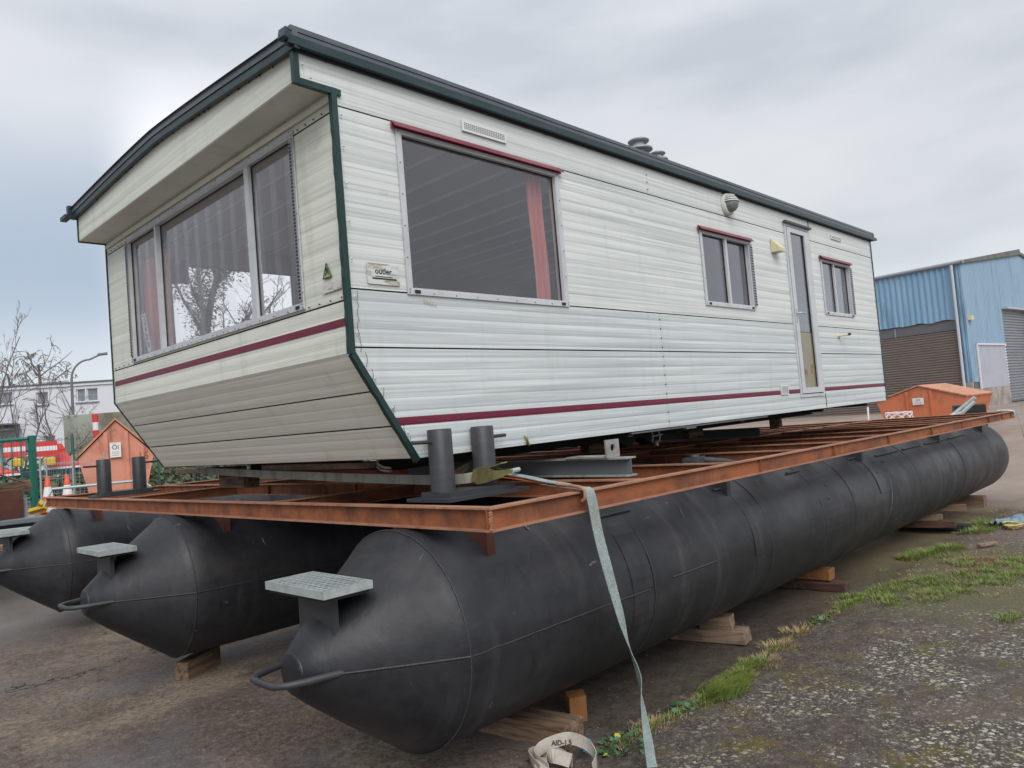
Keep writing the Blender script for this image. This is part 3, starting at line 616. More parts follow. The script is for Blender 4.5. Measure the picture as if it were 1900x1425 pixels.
def clad(name, mx, h0, h1, v0, v1, m, holes=(), per=.0745, extra=0.0, hl=None, hr=None, vtop=None, parent=None, amp=.62):
    amp = .8 if v1 < 2.61 and mx is MS else amp if mx is MS else .42
    vv = {v0, v1}; k = math.floor(v0 / per)
    while k * per < v1 + per:
        for t, _ in PROF[:-1]:
            q = (k + t) * per
            if v0 < q < v1: vv.add(q)
        k += 1
    hh = {h0, h1}
    for a, b_, c, d in holes:
        for q in (a, b_):
            if h0 < q < h1: hh.add(q)
        for q in (c, d):
            if v0 < q < v1: vv.add(q)
    q = h0
    while q < h1: hh.add(q); q += .6
    vv = sorted(vv); hh = sorted(hh); b = MB(mx); nh = len(hh); vs = []
    for v in vv:
        for i, h in enumerate(hh):
            hx = h
            if hl and h < hl(v): hx = hl(v)
            if hr and h > hr(v): hx = hr(v)
            v_ = v
            if vtop: v_ = min(v, vtop(hx))
            wav = .0016 * mnoise.noise(Vector((hx * 1.3, v * 2.2, 7)))
            vs.append((hx, v_, off(v, per, amp) + extra + wav))
    fs = []
    for j in range(len(vv) - 1):
        for i in range(nh - 1):
            hc, vc = (hh[i] + hh[i + 1]) / 2, (vv[j] + vv[j + 1]) / 2
            if any(a < hc < b_ and c < vc < d for a, b_, c, d in holes): continue
            fs.append((j * nh + i, j * nh + i + 1, (j + 1) * nh + i + 1, (j + 1) * nh + i))
    b.add(vs, fs, True); return b.build(name, m, parent or home)
slope = lambda v: xf + max(0, (ZK - v)) / (ZK - ZB) * (HB[0] - xf)
W1 = (2.575, 3.925, 2.615, 3.515); W2 = (5.885, 6.785, 2.73, 3.36); W3 = (8.60, 9.46, 2.765, 3.37); D1 = (7.69, 8.27, 1.845, 3.655)
side_holes = (W1, W2, W3, D1)
g_ = .009
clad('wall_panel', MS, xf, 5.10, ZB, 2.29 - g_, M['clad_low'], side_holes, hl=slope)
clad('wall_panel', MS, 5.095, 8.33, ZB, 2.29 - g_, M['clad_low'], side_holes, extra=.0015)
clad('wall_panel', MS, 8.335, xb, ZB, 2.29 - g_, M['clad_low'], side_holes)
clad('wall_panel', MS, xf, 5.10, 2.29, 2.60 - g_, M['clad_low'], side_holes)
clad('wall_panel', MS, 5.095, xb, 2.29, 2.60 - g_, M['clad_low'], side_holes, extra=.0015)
clad('wall_panel', MS, xf, xb, 2.60, 3.575 - g_, M['clad'], side_holes)
clad('wall_panel', MS, xf, 8.33, 3.575, ZT + .01, M['clad'], side_holes)
clad('wall_panel', MS, 8.335, xb, 3.575, ZT + .01, M['clad'], side_holes)
clad('wall_panel', MS, xo, xf, 3.66, ZT + .01, M['clad'])
clad('side_stripe', MS, 2.17, 7.66, 1.862, 1.905, M['stripe'], (D1,), extra=.0032, hl=slope)
clad('side_stripe', MS, 8.31, xb - .01, 1.862, 1.905, M['stripe'], (D1,), extra=.0022)
# dark core behind the sheets (shows only in joints)
def plate(name, mx, h0, h1, v0, v1, d, m, holes=(), poly=None, parent=None, th=.0):
    hh = sorted({h0, h1} | {q for a in holes for q in a[:2] if h0 < q < h1}); vv = sorted({v0, v1} | {q for a in holes for q in a[2:] if v0 < q < v1})
    b = MB(mx)
    for j in range(len(vv) - 1):
        for i in range(len(hh) - 1):
            hc, vc = (hh[i] + hh[i + 1]) / 2, (vv[j] + vv[j + 1]) / 2
            if any(a < hc < b_ and c < vc < d_ for a, b_, c, d_ in holes): continue
            b.box((hh[i], vv[j], d - th), (hh[i + 1], vv[j + 1], d)) if th else b.add([(hh[i], vv[j], d), (hh[i + 1], vv[j], d), (hh[i + 1], vv[j + 1], d), (hh[i], vv[j + 1], d)], [(0, 1, 2, 3)])
    return b.build(name, m, parent or home)
plate('wall_core', MS, 2.56, xb - .01, ZB + .01, ZT, -.004, M['core'], side_holes, th=.03)
plate('wall_core', MS, xf + .01, 2.56, ZK + .02, ZT, -.004, M['core'], side_holes, th=.03)
# lower front wedge cheek core
FW = (-6.335, -3.68, 2.585, 3.555)
FH = (FW,)
clad('front_panel', MF, -yl, -ys_, ZK, 2.545 - g_, M['clad_front'], FH)
clad('front_panel', MF, -yl, -ys_, 2.545, 3.555 - g_, M['clad_front'], FH)
clad('front_panel', MF, -yl, -ys_, 3.555, 3.67, M['clad_front'], FH)
clad('front_stripe', MF, -yl + .02, -ys_ - .03, 2.405, 2.448, M['stripe'], extra=.002)
plate('front_core', MF, -yl + .01, -ys_ - .01, ZK, 3.66, -.004, M['core'], FH, th=.03)
# sloping skirt below the front (from the knee down to the floor)
sl = math.hypot(HB[0] - xf, ZK - ZB); ux, uz = (HB[0] - xf) / sl, -(ZK - ZB) / sl
MK2 = Matrix(((0, -ux, uz, HB[0]), (-1, 0, 0, 0), (0, -uz, -ux, ZB), (0, 0, 0, 1)))   # v runs up the slope, d outward
clad('skirt_panel', MK2, -yl, -ys_, 0, .225 - g_, M['clad_skirt'])
clad('skirt_panel', MK2, -yl, -ys_, .225, .455 - g_, M['clad_skirt'])
clad('skirt_panel', MK2, -yl, -ys_, .455, sl, M['clad_skirt'])
plate('skirt_core', MK2, -yl + .01, -ys_ - .01, 0, sl, -.004, M['core'], th=.02)
# roof line across the width
def roof_z(y):
    t = (y - ys_) / (yl - ys_); return 3.795 + .06 * t + .088 * (1 - abs(2 * t - 1) ** 1.3)
b = MB(MO); ny = 14; hs = [-yl + (yl - ys_) * i / ny for i in range(ny + 1)]
clad('fascia_panel', MO, -yl, -ys_, 3.66, 4.02, M['clad_front'], vtop=lambda h: roof_z(-h) + .01, amp=.45)
b = MB(); b.box((xo + .002, ys_ + .002, 3.655), (xf, yl - .002, 3.664)); b.build('soffit', M['clad_front'], home)
b = MB(MF); b.box((-yl + .03, 3.60, .009), (-ys_ - .03, 3.624, .020)); b.box((-yl + .03, 3.624, .009), (-ys_ - .03, 3.64, .013)); b.build('soffit_moulding', M['clad_front'], home)
# other walls
OW = (-3.93, -2.60, 2.60, 3.53)
plate('rear_side_wall', ML, -xb, -xf, ZK, 3.86, 0, M['clad'], (OW,), th=.02)
b = MB(ML); b.prism([(-xb, ZB), (-HB[0], ZB), (-xf, ZK), (-xb, ZK)], -.02, 0); b.build('rear_side_skirt', M['clad'], home)
plate('back_wall', MK, ys_ + .005, yl - .005, ZB, 3.86, 0, M['clad'], th=.02)
plate('underfloor', Matrix(((1, 0, 0, 0), (0, 1, 0, 0), (0, 0, 1, 0), (0, 0, 0, 1))), 2.56, xb - .01, ys_ + .01, yl - .01, ZB + .004, M['core'], th=.01)
for yy in (4.1, 5.95):
    ibeam((2.9, yy), (xb - .3, yy), 1.565, 1.672, .06, 'chassis_beam', parent=home, mats=[M['core'], M['core']])
for xx in (4.6, 6.4, 8.3, 9.7):
    b = MB(); b.box((xx - .03, ys_ + .03, 1.635), (xx + .03, yl - .03, 1.674)); b.build('floor_joist', M['core'], home)  # joists coloured black to paint in the darkness under the home
for xx in (7.0, 7.5):
    for yy in (4.9, 6.05):
        b = MB(); b.lathe([(.24, -.09), (.26, -.05), (.26, .05), (.24, .09), (.13, .08), (.0001, .06)], 24, 'y', (xx, yy + .18, 1.66)); b.build('wheel', M['black'], home)
b = MB()
for q in ((5.25, 3.5), (5.31, 3.47)): b.tube([(q[0], q[1], 1.67), (q[0] + .02, q[1], 1.60), (q[0] - .01, q[1] - .01, 1.55)], .008, 6)
b.tube([(5.22, 3.48, 1.60), (5.36, 3.46, 1.61)], .007, 6); b.lathe([(.018, 1.52), (.018, 1.56), (.0001, 1.56)], 10, 'z', (5.30, 3.49, 0)); b.build('drain_fitting', M['alud'], home)
b = MB(); b.box((5.4, ys_ + .03, 1.64), (5.56, ys_ + .06, 1.674)); b.box((4.6, ys_ + .02, 1.655), (6.9, ys_ + .045, 1.674)); b.build('floor_edge_strip', M['alud'], home)
# roof: sheet plus gutter/edge trims
b = MB(); n = 20; xs2 = [xo - .06] + frange(xo + .4, xb, .8) + [xb + .05]; vs = []
yyz = [(ys_ - .05 + (yl - ys_ + .10) * i / n) for i in range(n + 1)]
for x in xs2:
    for y in yyz: vs.append((x, y, roof_z(min(max(y, ys_), yl)) + .079 + (.004 if int(x * 1.2) % 2 else 0)))
q = n + 1; b.add(vs, [(i * q + j, (i + 1) * q + j, (i + 1) * q + j + 1, i * q + j + 1) for i in range(len(xs2) - 1) for j in range(n)], True)
b.build('roof_sheet', M['roofm'], home)
def edge(name, zo0, zo1, x, th, m):
    b = MB(); vs = []
    for y in yyz:
        z = roof_z(min(max(y, ys_), yl)); vs += [(x - th, y, z + zo0), (x - th, y, z + zo1), (x, y, z + zo1), (x, y, z + zo0)]
    fs = [(0, 1, 2, 3)[::-1], tuple(4 * n + k for k in range(4))]
    for i in range(n):
        for k in range(4): fs.append((4 * i + k, 4 * i + (k + 1) % 4, 4 * i + 4 + (k + 1) % 4, 4 * i + 4 + k))
    b.add(vs, fs); fix(b.build(name, m, home))
edge('front_gutter', -.006, .036, xo - .010, .030, M['gutter'])
edge('roof_edge', .038, .080, xo - .016, .030, M['roofm'])
edge('fascia_seal', .0, .016, xo - .008, .012, M['black'])
edge('back_gutter', .0, .098, xb + .05, .045, M['roofm'])
b = MB(MS); z0 = 3.795
b.prism([(xo - .075, z0 + .008), (xb + .06, z0 + .008), (xb + .06, z0 + .046), (xo - .075, z0 + .046)], .010, .052); b.box((xo - .075, z0 + .046, .046), (xb + .06, z0 + .052, .052))
b.build('side_gutter', M['gutter'], home)
b = MB(MS); b.box((xo - .052, z0 + .050, -.01), (xb + .05, z0 + .108, .045)); b.build('side_roof_edge', M['roofm'], home)
b = MB(MS); b.box((xo, z0 - .006, .0085), (xb, z0 + .010, .014)); b.build('side_seal', M['black'], home)
b = MB(ML); b.box((-xb - .06, 3.85 + .0, 0), (-xo + .075, 3.955, .05)); b.build('side_gutter', M['gutter'], home)
b = MB(); b.obox((xo - .07, yl + .10, 3.87), (.05, .14, .035), (0, 0, 0), .004); b.build('gutter_end', M['gutter'], home)
b = MB(); b.obox((xb + .10, ys_ - .03, 3.83), (.12, .035, .03), (0, 0, 0), .004); b.build('gutter_end', M['gutter'], home)
b = MB(); b.obox((xo - .085, ys_ - .035, 3.845), (.03, .06, .055), (0, .2, .1), .004); b.build('gutter_end', M['gutter'], home)
# corner trim polyline
def trim(mx, pts, name, wd=.031, d0=.008, d1=.017, inward=1, wob=True):
    b = MB(mx)
    pl = []
    for (a, c) in zip(pts, pts[1:]):
        k = max(1, int(math.dist(a, c) / .045))
        for i in range(k): t = i / k; pl.append((a[0] + (c[0] - a[0]) * t, a[1] + (c[1] - a[1]) * t))
    pl.append(pts[-1]); rnd = random.Random(5)
    L_, R_ = [], []
    for i, p in enumerate(pl):
        a = Vector(pl[max(i - 1, 0)]); c = Vector(pl[min(i + 1, len(pl) - 1)]); t = (c - a).normalized(); nn = Vector((t.y, -t.x)) * inward
        L_.append((p[0], p[1])); ww = wd * (1 + (rnd.uniform(-.06, .10) if wob else 0)); R_.append((p[0] - nn.x * ww, p[1] - nn.y * ww))
    vs = []
    for l, r in zip(L_, R_): vs += [(l[0], l[1], d0 - .02), (l[0], l[1], d1), (r[0], r[1], d1), (r[0], r[1], d0 - .02)]
    k = len(L_); fs = [(3, 2, 1, 0), tuple(4 * (k - 1) + q for q in range(4))]
    for i in range(k - 1):
        for q in range(4): fs.append((4 * i + q, 4 * i + (q + 1) % 4, 4 * i + 4 + (q + 1) % 4, 4 * i + 4 + q))
    b.add(vs, fs); return fix(b.build(name, M['green'], home))
outline = [(xo, 3.80), (xo, 3.655), (xf, 3.655), (xf, ZK), (HB[0], ZB - .005)]
tr = None
for i_, (p_, q_) in enumerate(zip(outline, outline[1:])):
    dd_ = Vector((q_[0] - p_[0], q_[1] - p_[1])).normalized() * .031
    q2 = (q_[0] + dd_.x * (.9 if i_ in (1,) else .3 if i_ == 2 else 0), q_[1] + dd_.y * (1 if i_ in (0,) else .3 if i_ == 2 else 0))
    tr = trim(MS, [p_, q2], 'corner_trim', inward=-1, d1=.017 + .0012 * i_)
b = MB(MS)
for (h, v) in [(xf + .02, z) for z in (2.36, 2.55, 2.75, 2.95, 3.15, 3.35, 3.52)] + [(2.02, 3.67), (2.28, 2.12), (2.38, 1.96), (2.47, 1.82), (xo + .02, 3.73)]:
    b.lathe([(.007, .017), (.006, .021), (.0001, .022)], 8, 'z', (h, v, 0))
stuff(b.build('trim_screws', M['alu'], tr))
b = MB(MF)                       # returns of the trim onto the front faces
b.box((-ys_ - .016, ZK, .004), (-ys_ + .002, 3.655, .013)); b.build('corner_trim', M['green'], home)
b = MB(MO); b.box((-ys_ - .014, 3.655, .004), (-ys_ + .002, 3.80, .012)); b.build('corner_trim', M['green'], home)
b = MB(MK2); b.box((-ys_ - .012, 0, .004), (-ys_ + .002, sl, .011)); b.build('corner_trim', M['green'], home)
b = MB(ML); b.box((-xf - .03, ZK, 0), (-xf + .012, 3.66, .012)); b.prism([(-HB[0] - .03, ZB), (-HB[0] + .01, ZB), (-xf + .012, ZK), (-xf - .03, ZK)], 0, .012); b.box((-xo - .03, 3.66, 0), (-xo + .012, 3.86, .012)); b.box((-xf, 3.645, 0), (-xo + .01, 3.66, .012)); b.build('corner_trim', M['green'], home)
b = MB(MS); b.box((xb - .012, ZB, .002), (xb + .008, 3.80, .012)); b.build('corner_trim', M['gutter'], home)
b = MB(MS)                        # curling sealant along the corner trim
for k, (h, v) in enumerate([(2.24, 2.58), (2.235, 2.50), (2.23, 2.42), (2.24, 2.34), (2.27, 2.26), (2.30, 2.17), (2.36, 2.07), (2.42, 1.97), (2.48, 1.88), (2.52, 1.80)]):
    pts = [(h - .032 + .005 * math.sin(i * 1.3 + k), v - .08 * i / 6, .016 + .003 * math.cos(i * 2 + k)) for i in range(7)]; b.tube(pts, .0016, 4)
stuff(b.build('loose_sealant', M['rust_dark'], tr))
b = MB(MO)
for i in range(70):
    h = -ys_ - .05 - random.random() * (yl - ys_ - .1); b.tube([(h, roof_z(-h) + .004, .012), (h + random.uniform(-.02, .02), roof_z(-h) - random.uniform(.004, .016), .011)], .004, 4)
for i in range(60): pass
b.build('fascia_sealant', M['black'], home)
b = MB(MS)
for i in range(90):
    h = xo + .03 + random.random() * 5; b.tube([(h, z0 + .002, .012), (h + random.uniform(-.02, .02), z0 - random.uniform(.002, .010), .010)], .0035, 4)
b.build('gutter_sealant', M['black'], home)
# rivets
def rivets(mx, pts, parent, d=.010, r=.005, name='rivets'):
    b = MB(mx)
    for h, v in pts: b.lathe([(r, d - .004), (r * .8, d + .002), (.0001, d + .003)], 6, 'z', (h, v, 0))
    return stuff(b.build(name, M['screw'], parent))
rivets(MS, [(5.09, 3.61 + .06 * i) for i in range(3)] + [(5.09, 1.72 + .075 * i) for i in range(12)] + [(2.6 + .45 * i, 2.30) for i in range(0)], home)
rivets(MF, [(-yl + .06 + .11 * i, 2.558) for i in range(33) if not (-6.36 < -yl + .06 + .11 * i < -3.66)] + [(-3.60 + .085 * i, 3.565) for i in range(5)] + [(-yl + .05 + .085 * i, 3.565) for i in range(6)], home)
rivets(MF, [(FW[0] - .02 + (FW[1] - FW[0] + .04) * i / 17, 2.563) for i in range(18)] + [(FW[0] + (FW[1] - FW[0]) * i / 11, 3.578) for i in range(12)] + [(-3.655, 2.65 + .15 * i) for i in range(6)], home, .016, .0045)

def window(mx, hole, mull=(), hood=True, strip=None, label=None, gl='glass', bd=.030, drip=.05, plugs=True, name='window', parent=home):
    h0, h1, v0, v1 = hole
    b = MB(mx)
    # flat outer flange standing on the cladding, then the inner channel
    F = .028; o0, o1, p0, p1 = h0 - F, h1 + F, v0 - F, v1 + F
    for r in ((o0, p0, o1, v0), (o0, v1, o1, p1), (o0, v0, h0, v1), (h1, v0, o1, v1)): b.box((r[0], r[1], .006), (r[2], r[3], .0155))
    B = .011
    for r in ((h0, v0, h1, v0 + B), (h0, v1 - B, h1, v1), (h0, v0 + B, h0 + B, v1 - B), (h1 - B, v0 + B, h1, v1 - B)): b.box((r[0], r[1], -.05), (r[2], r[3], .012))
    fr = b.build(name, M['alu'], parent)
    if label: fr['label'] = label
    hs = [h0 + B] + [x for m_ in mull for x in m_] + [h1 - B]
    for i in range(0, len(hs), 2):
        d = -.020 if (i // 2) % 2 == 0 else -.034
        b = MB(mx); b.box((hs[i], v0 + B, d - .004), (hs[i + 1], v1 - B, d)); b.build('pane', M[gl], fr)
        if len(hs) > 2 or True:
            s = MB(mx); g2_ = .007
            for r in ((hs[i], v0 + B, hs[i + 1], v0 + B + g2_), (hs[i], v1 - B - g2_, hs[i + 1], v1 - B), (hs[i], v0 + B + g2_, hs[i] + g2_, v1 - B - g2_), (hs[i + 1] - g2_, v0 + B + g2_, hs[i + 1], v1 - B - g2_)): s.box((r[0], r[1], d), (r[2], r[3], d + .006))
            s.build('gasket', M['black'], fr)
    for a, c in mull:
        s = MB(mx); s.box((a, v0 + B, -.045), (c, v1 - B, .008)); s.build('mullion', M['alu'], fr)
    if strip:                        # slotted ventilation strip at one side
        a, c = (h1 + .001 - .0, h1 + strip) if strip > 0 else (h0 + strip, h0 - .001)
        s = MB(mx); s.box((a, v0 + .01, .0156), (c, v1 - .01, .022)); s.build('vent_strip', M['alud'], fr)
        s = MB(mx); k = int((v1 - v0) / .028)
        for i in range(k): vv = v0 + .02 + (v1 - v0 - .04) * i / k; s.box((a + .006, vv, .0222), (c - .004, vv + .010, .0245))
        stuff(s.build('vent_slots', M['black'], fr))
    if hood:
        s = MB(mx); s.prism([(h0 - .06, v1 + .012), (h1 + .05, v1 + .012), (h1 + .05, v1 + .050), (h0 - .06, v1 + .050)], .012, .024)
        s.add([(h0 - .06, v1 + .050, .024), (h1 + .05, v1 + .050, .024), (h1 + .05, v1 + .018, drip), (h0 - .06, v1 + .018, drip), (h0 - .06, v1 + .044, .024), (h1 + .05, v1 + .044, .024), (h1 + .05, v1 + .012, drip), (h0 - .06, v1 + .012, drip)],
              [(0, 1, 2, 3)[::-1], (4, 5, 6, 7), (3, 2, 6, 7)[::-1], (0, 3, 7, 4)[::-1], (1, 5, 6, 2)[::-1]])
        s.build('rain_hood', M['hood'], fr)
    if plugs:
        for hh in (h0 + .02, h1 - .055):
            s = MB(mx); s.box((hh, v0 - .020, .0156), (hh + .038, v0 - .002, .021)); s.build('drain_plug', M['black'], fr)
    s = MB(mx); k = max(3, int((h1 - h0) / .16))
    for i in range(k + 1):
        hh = o0 + .012 + (o1 - o0 - .024) * i / k; s.lathe([(.0045, .0155), (.003, .0185), (.0001, .0186)], 6, 'z', (hh, v0 - F * .6, 0))
    k = max(2, int((v1 - v0) / .16))
    for i in range(k + 1):
        for hh in (h0 - F * .5, h1 + F * .5): s.lathe([(.0045, .0155), (.003, .0185), (.0001, .0186)], 6, 'z', (hh, v0 + (v1 - v0) * i / k, 0))
    stuff(s.build('frame_screws', M['screw'], fr))
    return fr
w1 = window(MS, W1, label='large picture window with maroon rain hood')
w2 = window(MS, W2, mull=((6.315, 6.350),), strip=.055, label='small two-pane sliding window', gl='glass_dark')
w3 = window(MS, W3, mull=((8.965, 8.992),), strip=.06, label='farthest small two-pane window', gl='glass_dark')
wf = window(MF, FW, mull=((-5.765, -5.735), (-4.27, -4.215)), hood=False, strip=-.001, label='wide three-pane front window')
for (a, c) in ((FW[1] - .004, FW[1] + .026), (FW[0] - .026, FW[0] + .004)):
    s = MB(MF); s.box((a, FW[2] + .02, .0156), (c, FW[3] - .02, .024)); s.build('vent_strip', M['alud'], wf)
    s = MB(MF); k = 44
    for i in range(k): vv = FW[2] + .03 + (FW[3] - FW[2] - .07) * i / k; s.box((a + .006, vv, .0242), (c - .005, vv + .011, .0265))
    stuff(s.build('vent_slots', M['black'], wf))
window(ML, OW, hood=False, plugs=False, label='window in the opposite side wall', gl='glass')
# torn paper notice in the left front pane
MP = Matrix(((0, 0, -1, xf + .038), (-1, 0, 0, 0), (0, 1, 0, 0), (0, 0, 0, 1)))
s = MB(MP); rot = Matrix.Rotation(R(-72), 2)
def rp(a, c): v = rot @ Vector((a, c)); return (-6.175 + v.x, 2.795 + v.y)
s.prism([rp(-.165, -.045), rp(.165, -.035), rp(.20, .02), rp(.16, .045), rp(-.14, .05)], -.001, .001); nt_ = s.build('sale_notice', M['paper'], wf)
text_mesh('VERKAUF', .075, MP @ Matrix.Translation((-6.175, 2.795, .0015)) @ Matrix.Rotation(R(-72), 4, 'Z'), M['ink'], 'notice_text', wf, .001)

# door
dr = MB(MS); h0, h1, v0, v1 = D1; F = .03
for r in ((h0 - F, v0 - F, h1 + F, v0), (h0 - F, v1, h1 + F, v1 + F), (h0 - F, v0, h0, v1), (h1, v0, h1 + F, v1)): dr.box((r[0], r[1], .004), (r[2], r[3], .016))
door = dr.build('door', M['alu'], home); door['label'] = 'narrow grey door with tall frosted pane'
s = MB(MS)
A_ = (h0 + .012, h1 - .008, v0 + .01, v1 - .01); I_ = (h0 + .095, h1 - .12, v0 + .07, v1 - .06)
for r in ((A_[0], A_[2], A_[1], I_[2]), (A_[0], I_[3], A_[1], A_[3]), (A_[0], I_[2], I_[0], I_[3]), (I_[1], I_[2], A_[1], I_[3])): s.box((r[0], r[1], -.02), (r[2], r[3], .020))
s.build('door_leaf', M['alu'], door)
s = MB(MS); s.box((h0, v0, -.03), (A_[0], v1, .008)); s.box((A_[1], v0, -.03), (h1, v1, .008)); s.box((A_[0], A_[3], -.03), (A_[1], v1, .008)); s.build('door_gasket', M['black'], door)
s = MB(MS); s.box((I_[0], 2.52, -.008), (I_[1], I_[3], -.003)); s.build('pane', M['glass_dark'], door)
s = MB(MS); s.box((I_[0], I_[2], -.008), (I_[1], 2.515, -.003)); s.build('frosted_pane', M['glass_yellow'], door)
s = MB(MS); s.box((I_[0], I_[2], -.003), (I_[0] + .012, I_[3], .004)); s.box((I_[1] - .016, I_[2], -.003), (I_[1], I_[3], .004)); s.build('glazing_bead', M['black'], door)
s = MB(MS); s.box((h0 + .035, 2.62, .020), (h0 + .065, 2.76, .027)); s.tube([(h0 + .05, 2.71, .027), (h0 + .05, 2.71, .065), (h0 + .09, 2.712, .07), (h0 + .185, 2.705, .066)], .009, 8); s.build('door_handle', M['galv'], door)
s = MB(MS); s.box((h0 - .05, v1 + .025, .012), (h1 + .05, v1 + .048, .045)); s.build('rain_hood', mat('purple_grey_trim', (.07, .05, .07), .5), door)
s = MB(MS); s.box((I_[0] + .05, I_[2] + .13, -.0028), (I_[0] + .13, I_[2] + .20, -.001)); s.box((I_[1] - .12, I_[2] + .15, -.0028), (I_[1] - .04, I_[2] + .25, -.001)); s.build('film_remnant', M['timber_pale'], door)
b = MB(MS); b.box((8.3335, ZB + .01, .003), (8.3385, 1.84, .0085)); b.box((8.3335, 3.69, .003), (8.3385, 3.8, .0085)); b.build('panel_joint', M['core'], home)
# vents, lamp, cowls
def grille(h0, h1, v0, v1, cols, rows, nm, slot=None, fr=.008, d0=.006):
    b = MB(MS); b.box((h0, v0, d0), (h1, v1, d0 + .010)); f = b.build(nm, M['grill'], home)
    s = MB(MS)
    for i in range(cols):
        for j in range(rows):
            cw = (h1 - h0 - 2 * fr) / cols; rh = (v1 - v0 - 2 * fr) / rows
            a, c = h0 + fr + cw * (i + .2), v0 + fr + rh * (j + .2); s.box((a, c, d0 + .0101), (a + cw * .55, c + rh * .5, d0 + .0112))
    stuff(s.build('grille_slots', M['black'], f)); return f
grille(3.065, 3.45, 3.635, 3.705, 22, 4, 'air_vent', fr=.014); grille(8.98, 9.30, 3.665, 3.715, 14, 2, 'air_vent'); grille(7.19, 7.36, 1.86, 1.955, 9, 7, 'air_vent', fr=.010)
# bulkhead lamp
Lm = Matrix.Translation((6.42, 0, 3.685)); Lx = Lm @ Matrix(((1, 0, 0, 0), (0, 0, -1, ys_), (0, 1, 0, 0), (0, 0, 0, 1)))
b = MB(Lx); b.lathe([(.105, .004), (.105, .030), (.092, .042), (.0001, .042)], 28, 'z'); lm = b.build('bulkhead_lamp', M['white'], home)
b = MB(Lx); b.lathe([(.082, .042), (.078, .075), (.055, .105), (.025, .118), (.0001, .120)], 24, 'z'); b.build('lamp_glass', M['lamp_glass'], lm)
for k in range(4):
    b = MB(Lx); zc = .075 - k * .02; w_ = math.sqrt(max(.0001, .095 ** 2 - zc ** 2)); pts = []
    for i in range(9):
        a = math.pi * i / 8; pts.append((-w_ * math.cos(a), zc, .040 + .085 * math.sin(a) * (.55 + .15 * k)))
    b.tube(pts, .0065, 6); b.build('lamp_louvre', M['white'], lm)
b = MB(MS)          # cream flue cowl
h, v = 7.30, 3.37; b.add([(h, v - .045, .006), (h + .13, v - .045, .006), (h + .13, v + .10, .006), (h, v + .10, .006), (h, v - .045, .10), (h + .13, v - .045, .10), (h + .13, v - .01, .10), (h, v - .01, .10)],
      [(0, 1, 5, 4)[::-1], (4, 5, 6, 7), (7, 6, 2, 3), (0, 4, 7, 3)[::-1], (1, 2, 6, 5)])
b.build('vent_cowl', M['cream'], home)
b = MB(MS); b.lathe([(.035, .006), (.035, .012), (.0001, .012)], 14, 'z', (8.9, 2.495, 0)); b.tube([(8.9, 2.495, .01), (8.91, 2.498, .07), (8.95, 2.505, .095)], .011, 8); cp = b.build('water_tap', M['cream'], home)
b = MB(MS); b.tube([(8.95, 2.505, .095), (8.99, 2.508, .11)], .017, 8); b.build('tap_cap', M['pipe_dark'], cp)
b = MB(MS); b.tube([(3.40, 1.735, .012), (3.40, 1.715, .022), (3.405, 1.690, .020), (3.42, 1.670, .012), (3.43, 1.68, .015)], .009, 6); b.build('cable_hook', M['zinc'], home)
# badge on the side and stickers on the front
b = MB(MS); b.box((2.285, 2.628, .009), (2.495, 2.742, .0115)); bd_ = b.build('name_badge', mat('peeling_badge', (.62, .64, .62), .5, lay=(((.30, .27, .17), (9, 9, 30), .5, .62, .9), ((.22, .28, .32), (7, 7, 40), .56, .66, .7))), home)
text_mesh('outler', .045, MS @ Matrix.Translation((2.39, 2.700, .0118)), M['ink'], 'badge_text', bd_, .0008)
b = MB(MS); b.box((2.315, 2.655, .0116), (2.475, 2.664, .0121)); b.box((2.335, 2.668, .0116), (2.45, 2.673, .0121)); b.build('badge_script', M['ink'], bd_)
tx = mat('yellow_green_sticker', (.33, .40, .16), .5); tk = mat('dark_green_print', (.03, .07, .03), .6)
b = MB(MF); b.prism([(-3.44, 2.685), (-3.36, 2.685), (-3.40, 2.765)], .009, .0105); st_ = b.build('triangle_sticker', tx, home)
b = MB(MF); T3 = [(-3.44, 2.685), (-3.36, 2.685), (-3.40, 2.765)]
for i in range(3): a, c = T3[i], T3[(i + 1) % 3]; b.tube([(a[0], a[1], .0108), (c[0], c[1], .0108)], .0035, 4)
b.tube([(-3.415, 2.70, .0108), (-3.39, 2.73, .0108)], .004, 4); b.tube([(-3.395, 2.735, .0108), (-3.385, 2.70, .0108)], .004, 4); b.tube([(-3.41, 2.725, .0108), (-3.40, 2.74, .0108)], .005, 4)
b.build('sticker_print', tk, st_)
b = MB(MF); b.box((-3.455, 2.605, .009), (-3.27, 2.652, .0105)); sl_ = b.build('faded_label', mat('brown_smeared_label', (.60, .58, .53), .6, lay=(((.30, .20, .13), (14, 14, 40), .5, .62, .9),)), home)
b = MB(MS)
for i in range(5): b.box((2.66 + i * .02, 2.545 - i * .004, .009), (2.668 + i * .02, 2.57 - i * .006, .0098))
b.build('faint_graffiti', mat('faint_red_mark', (.50, .42, .40), .7), home)
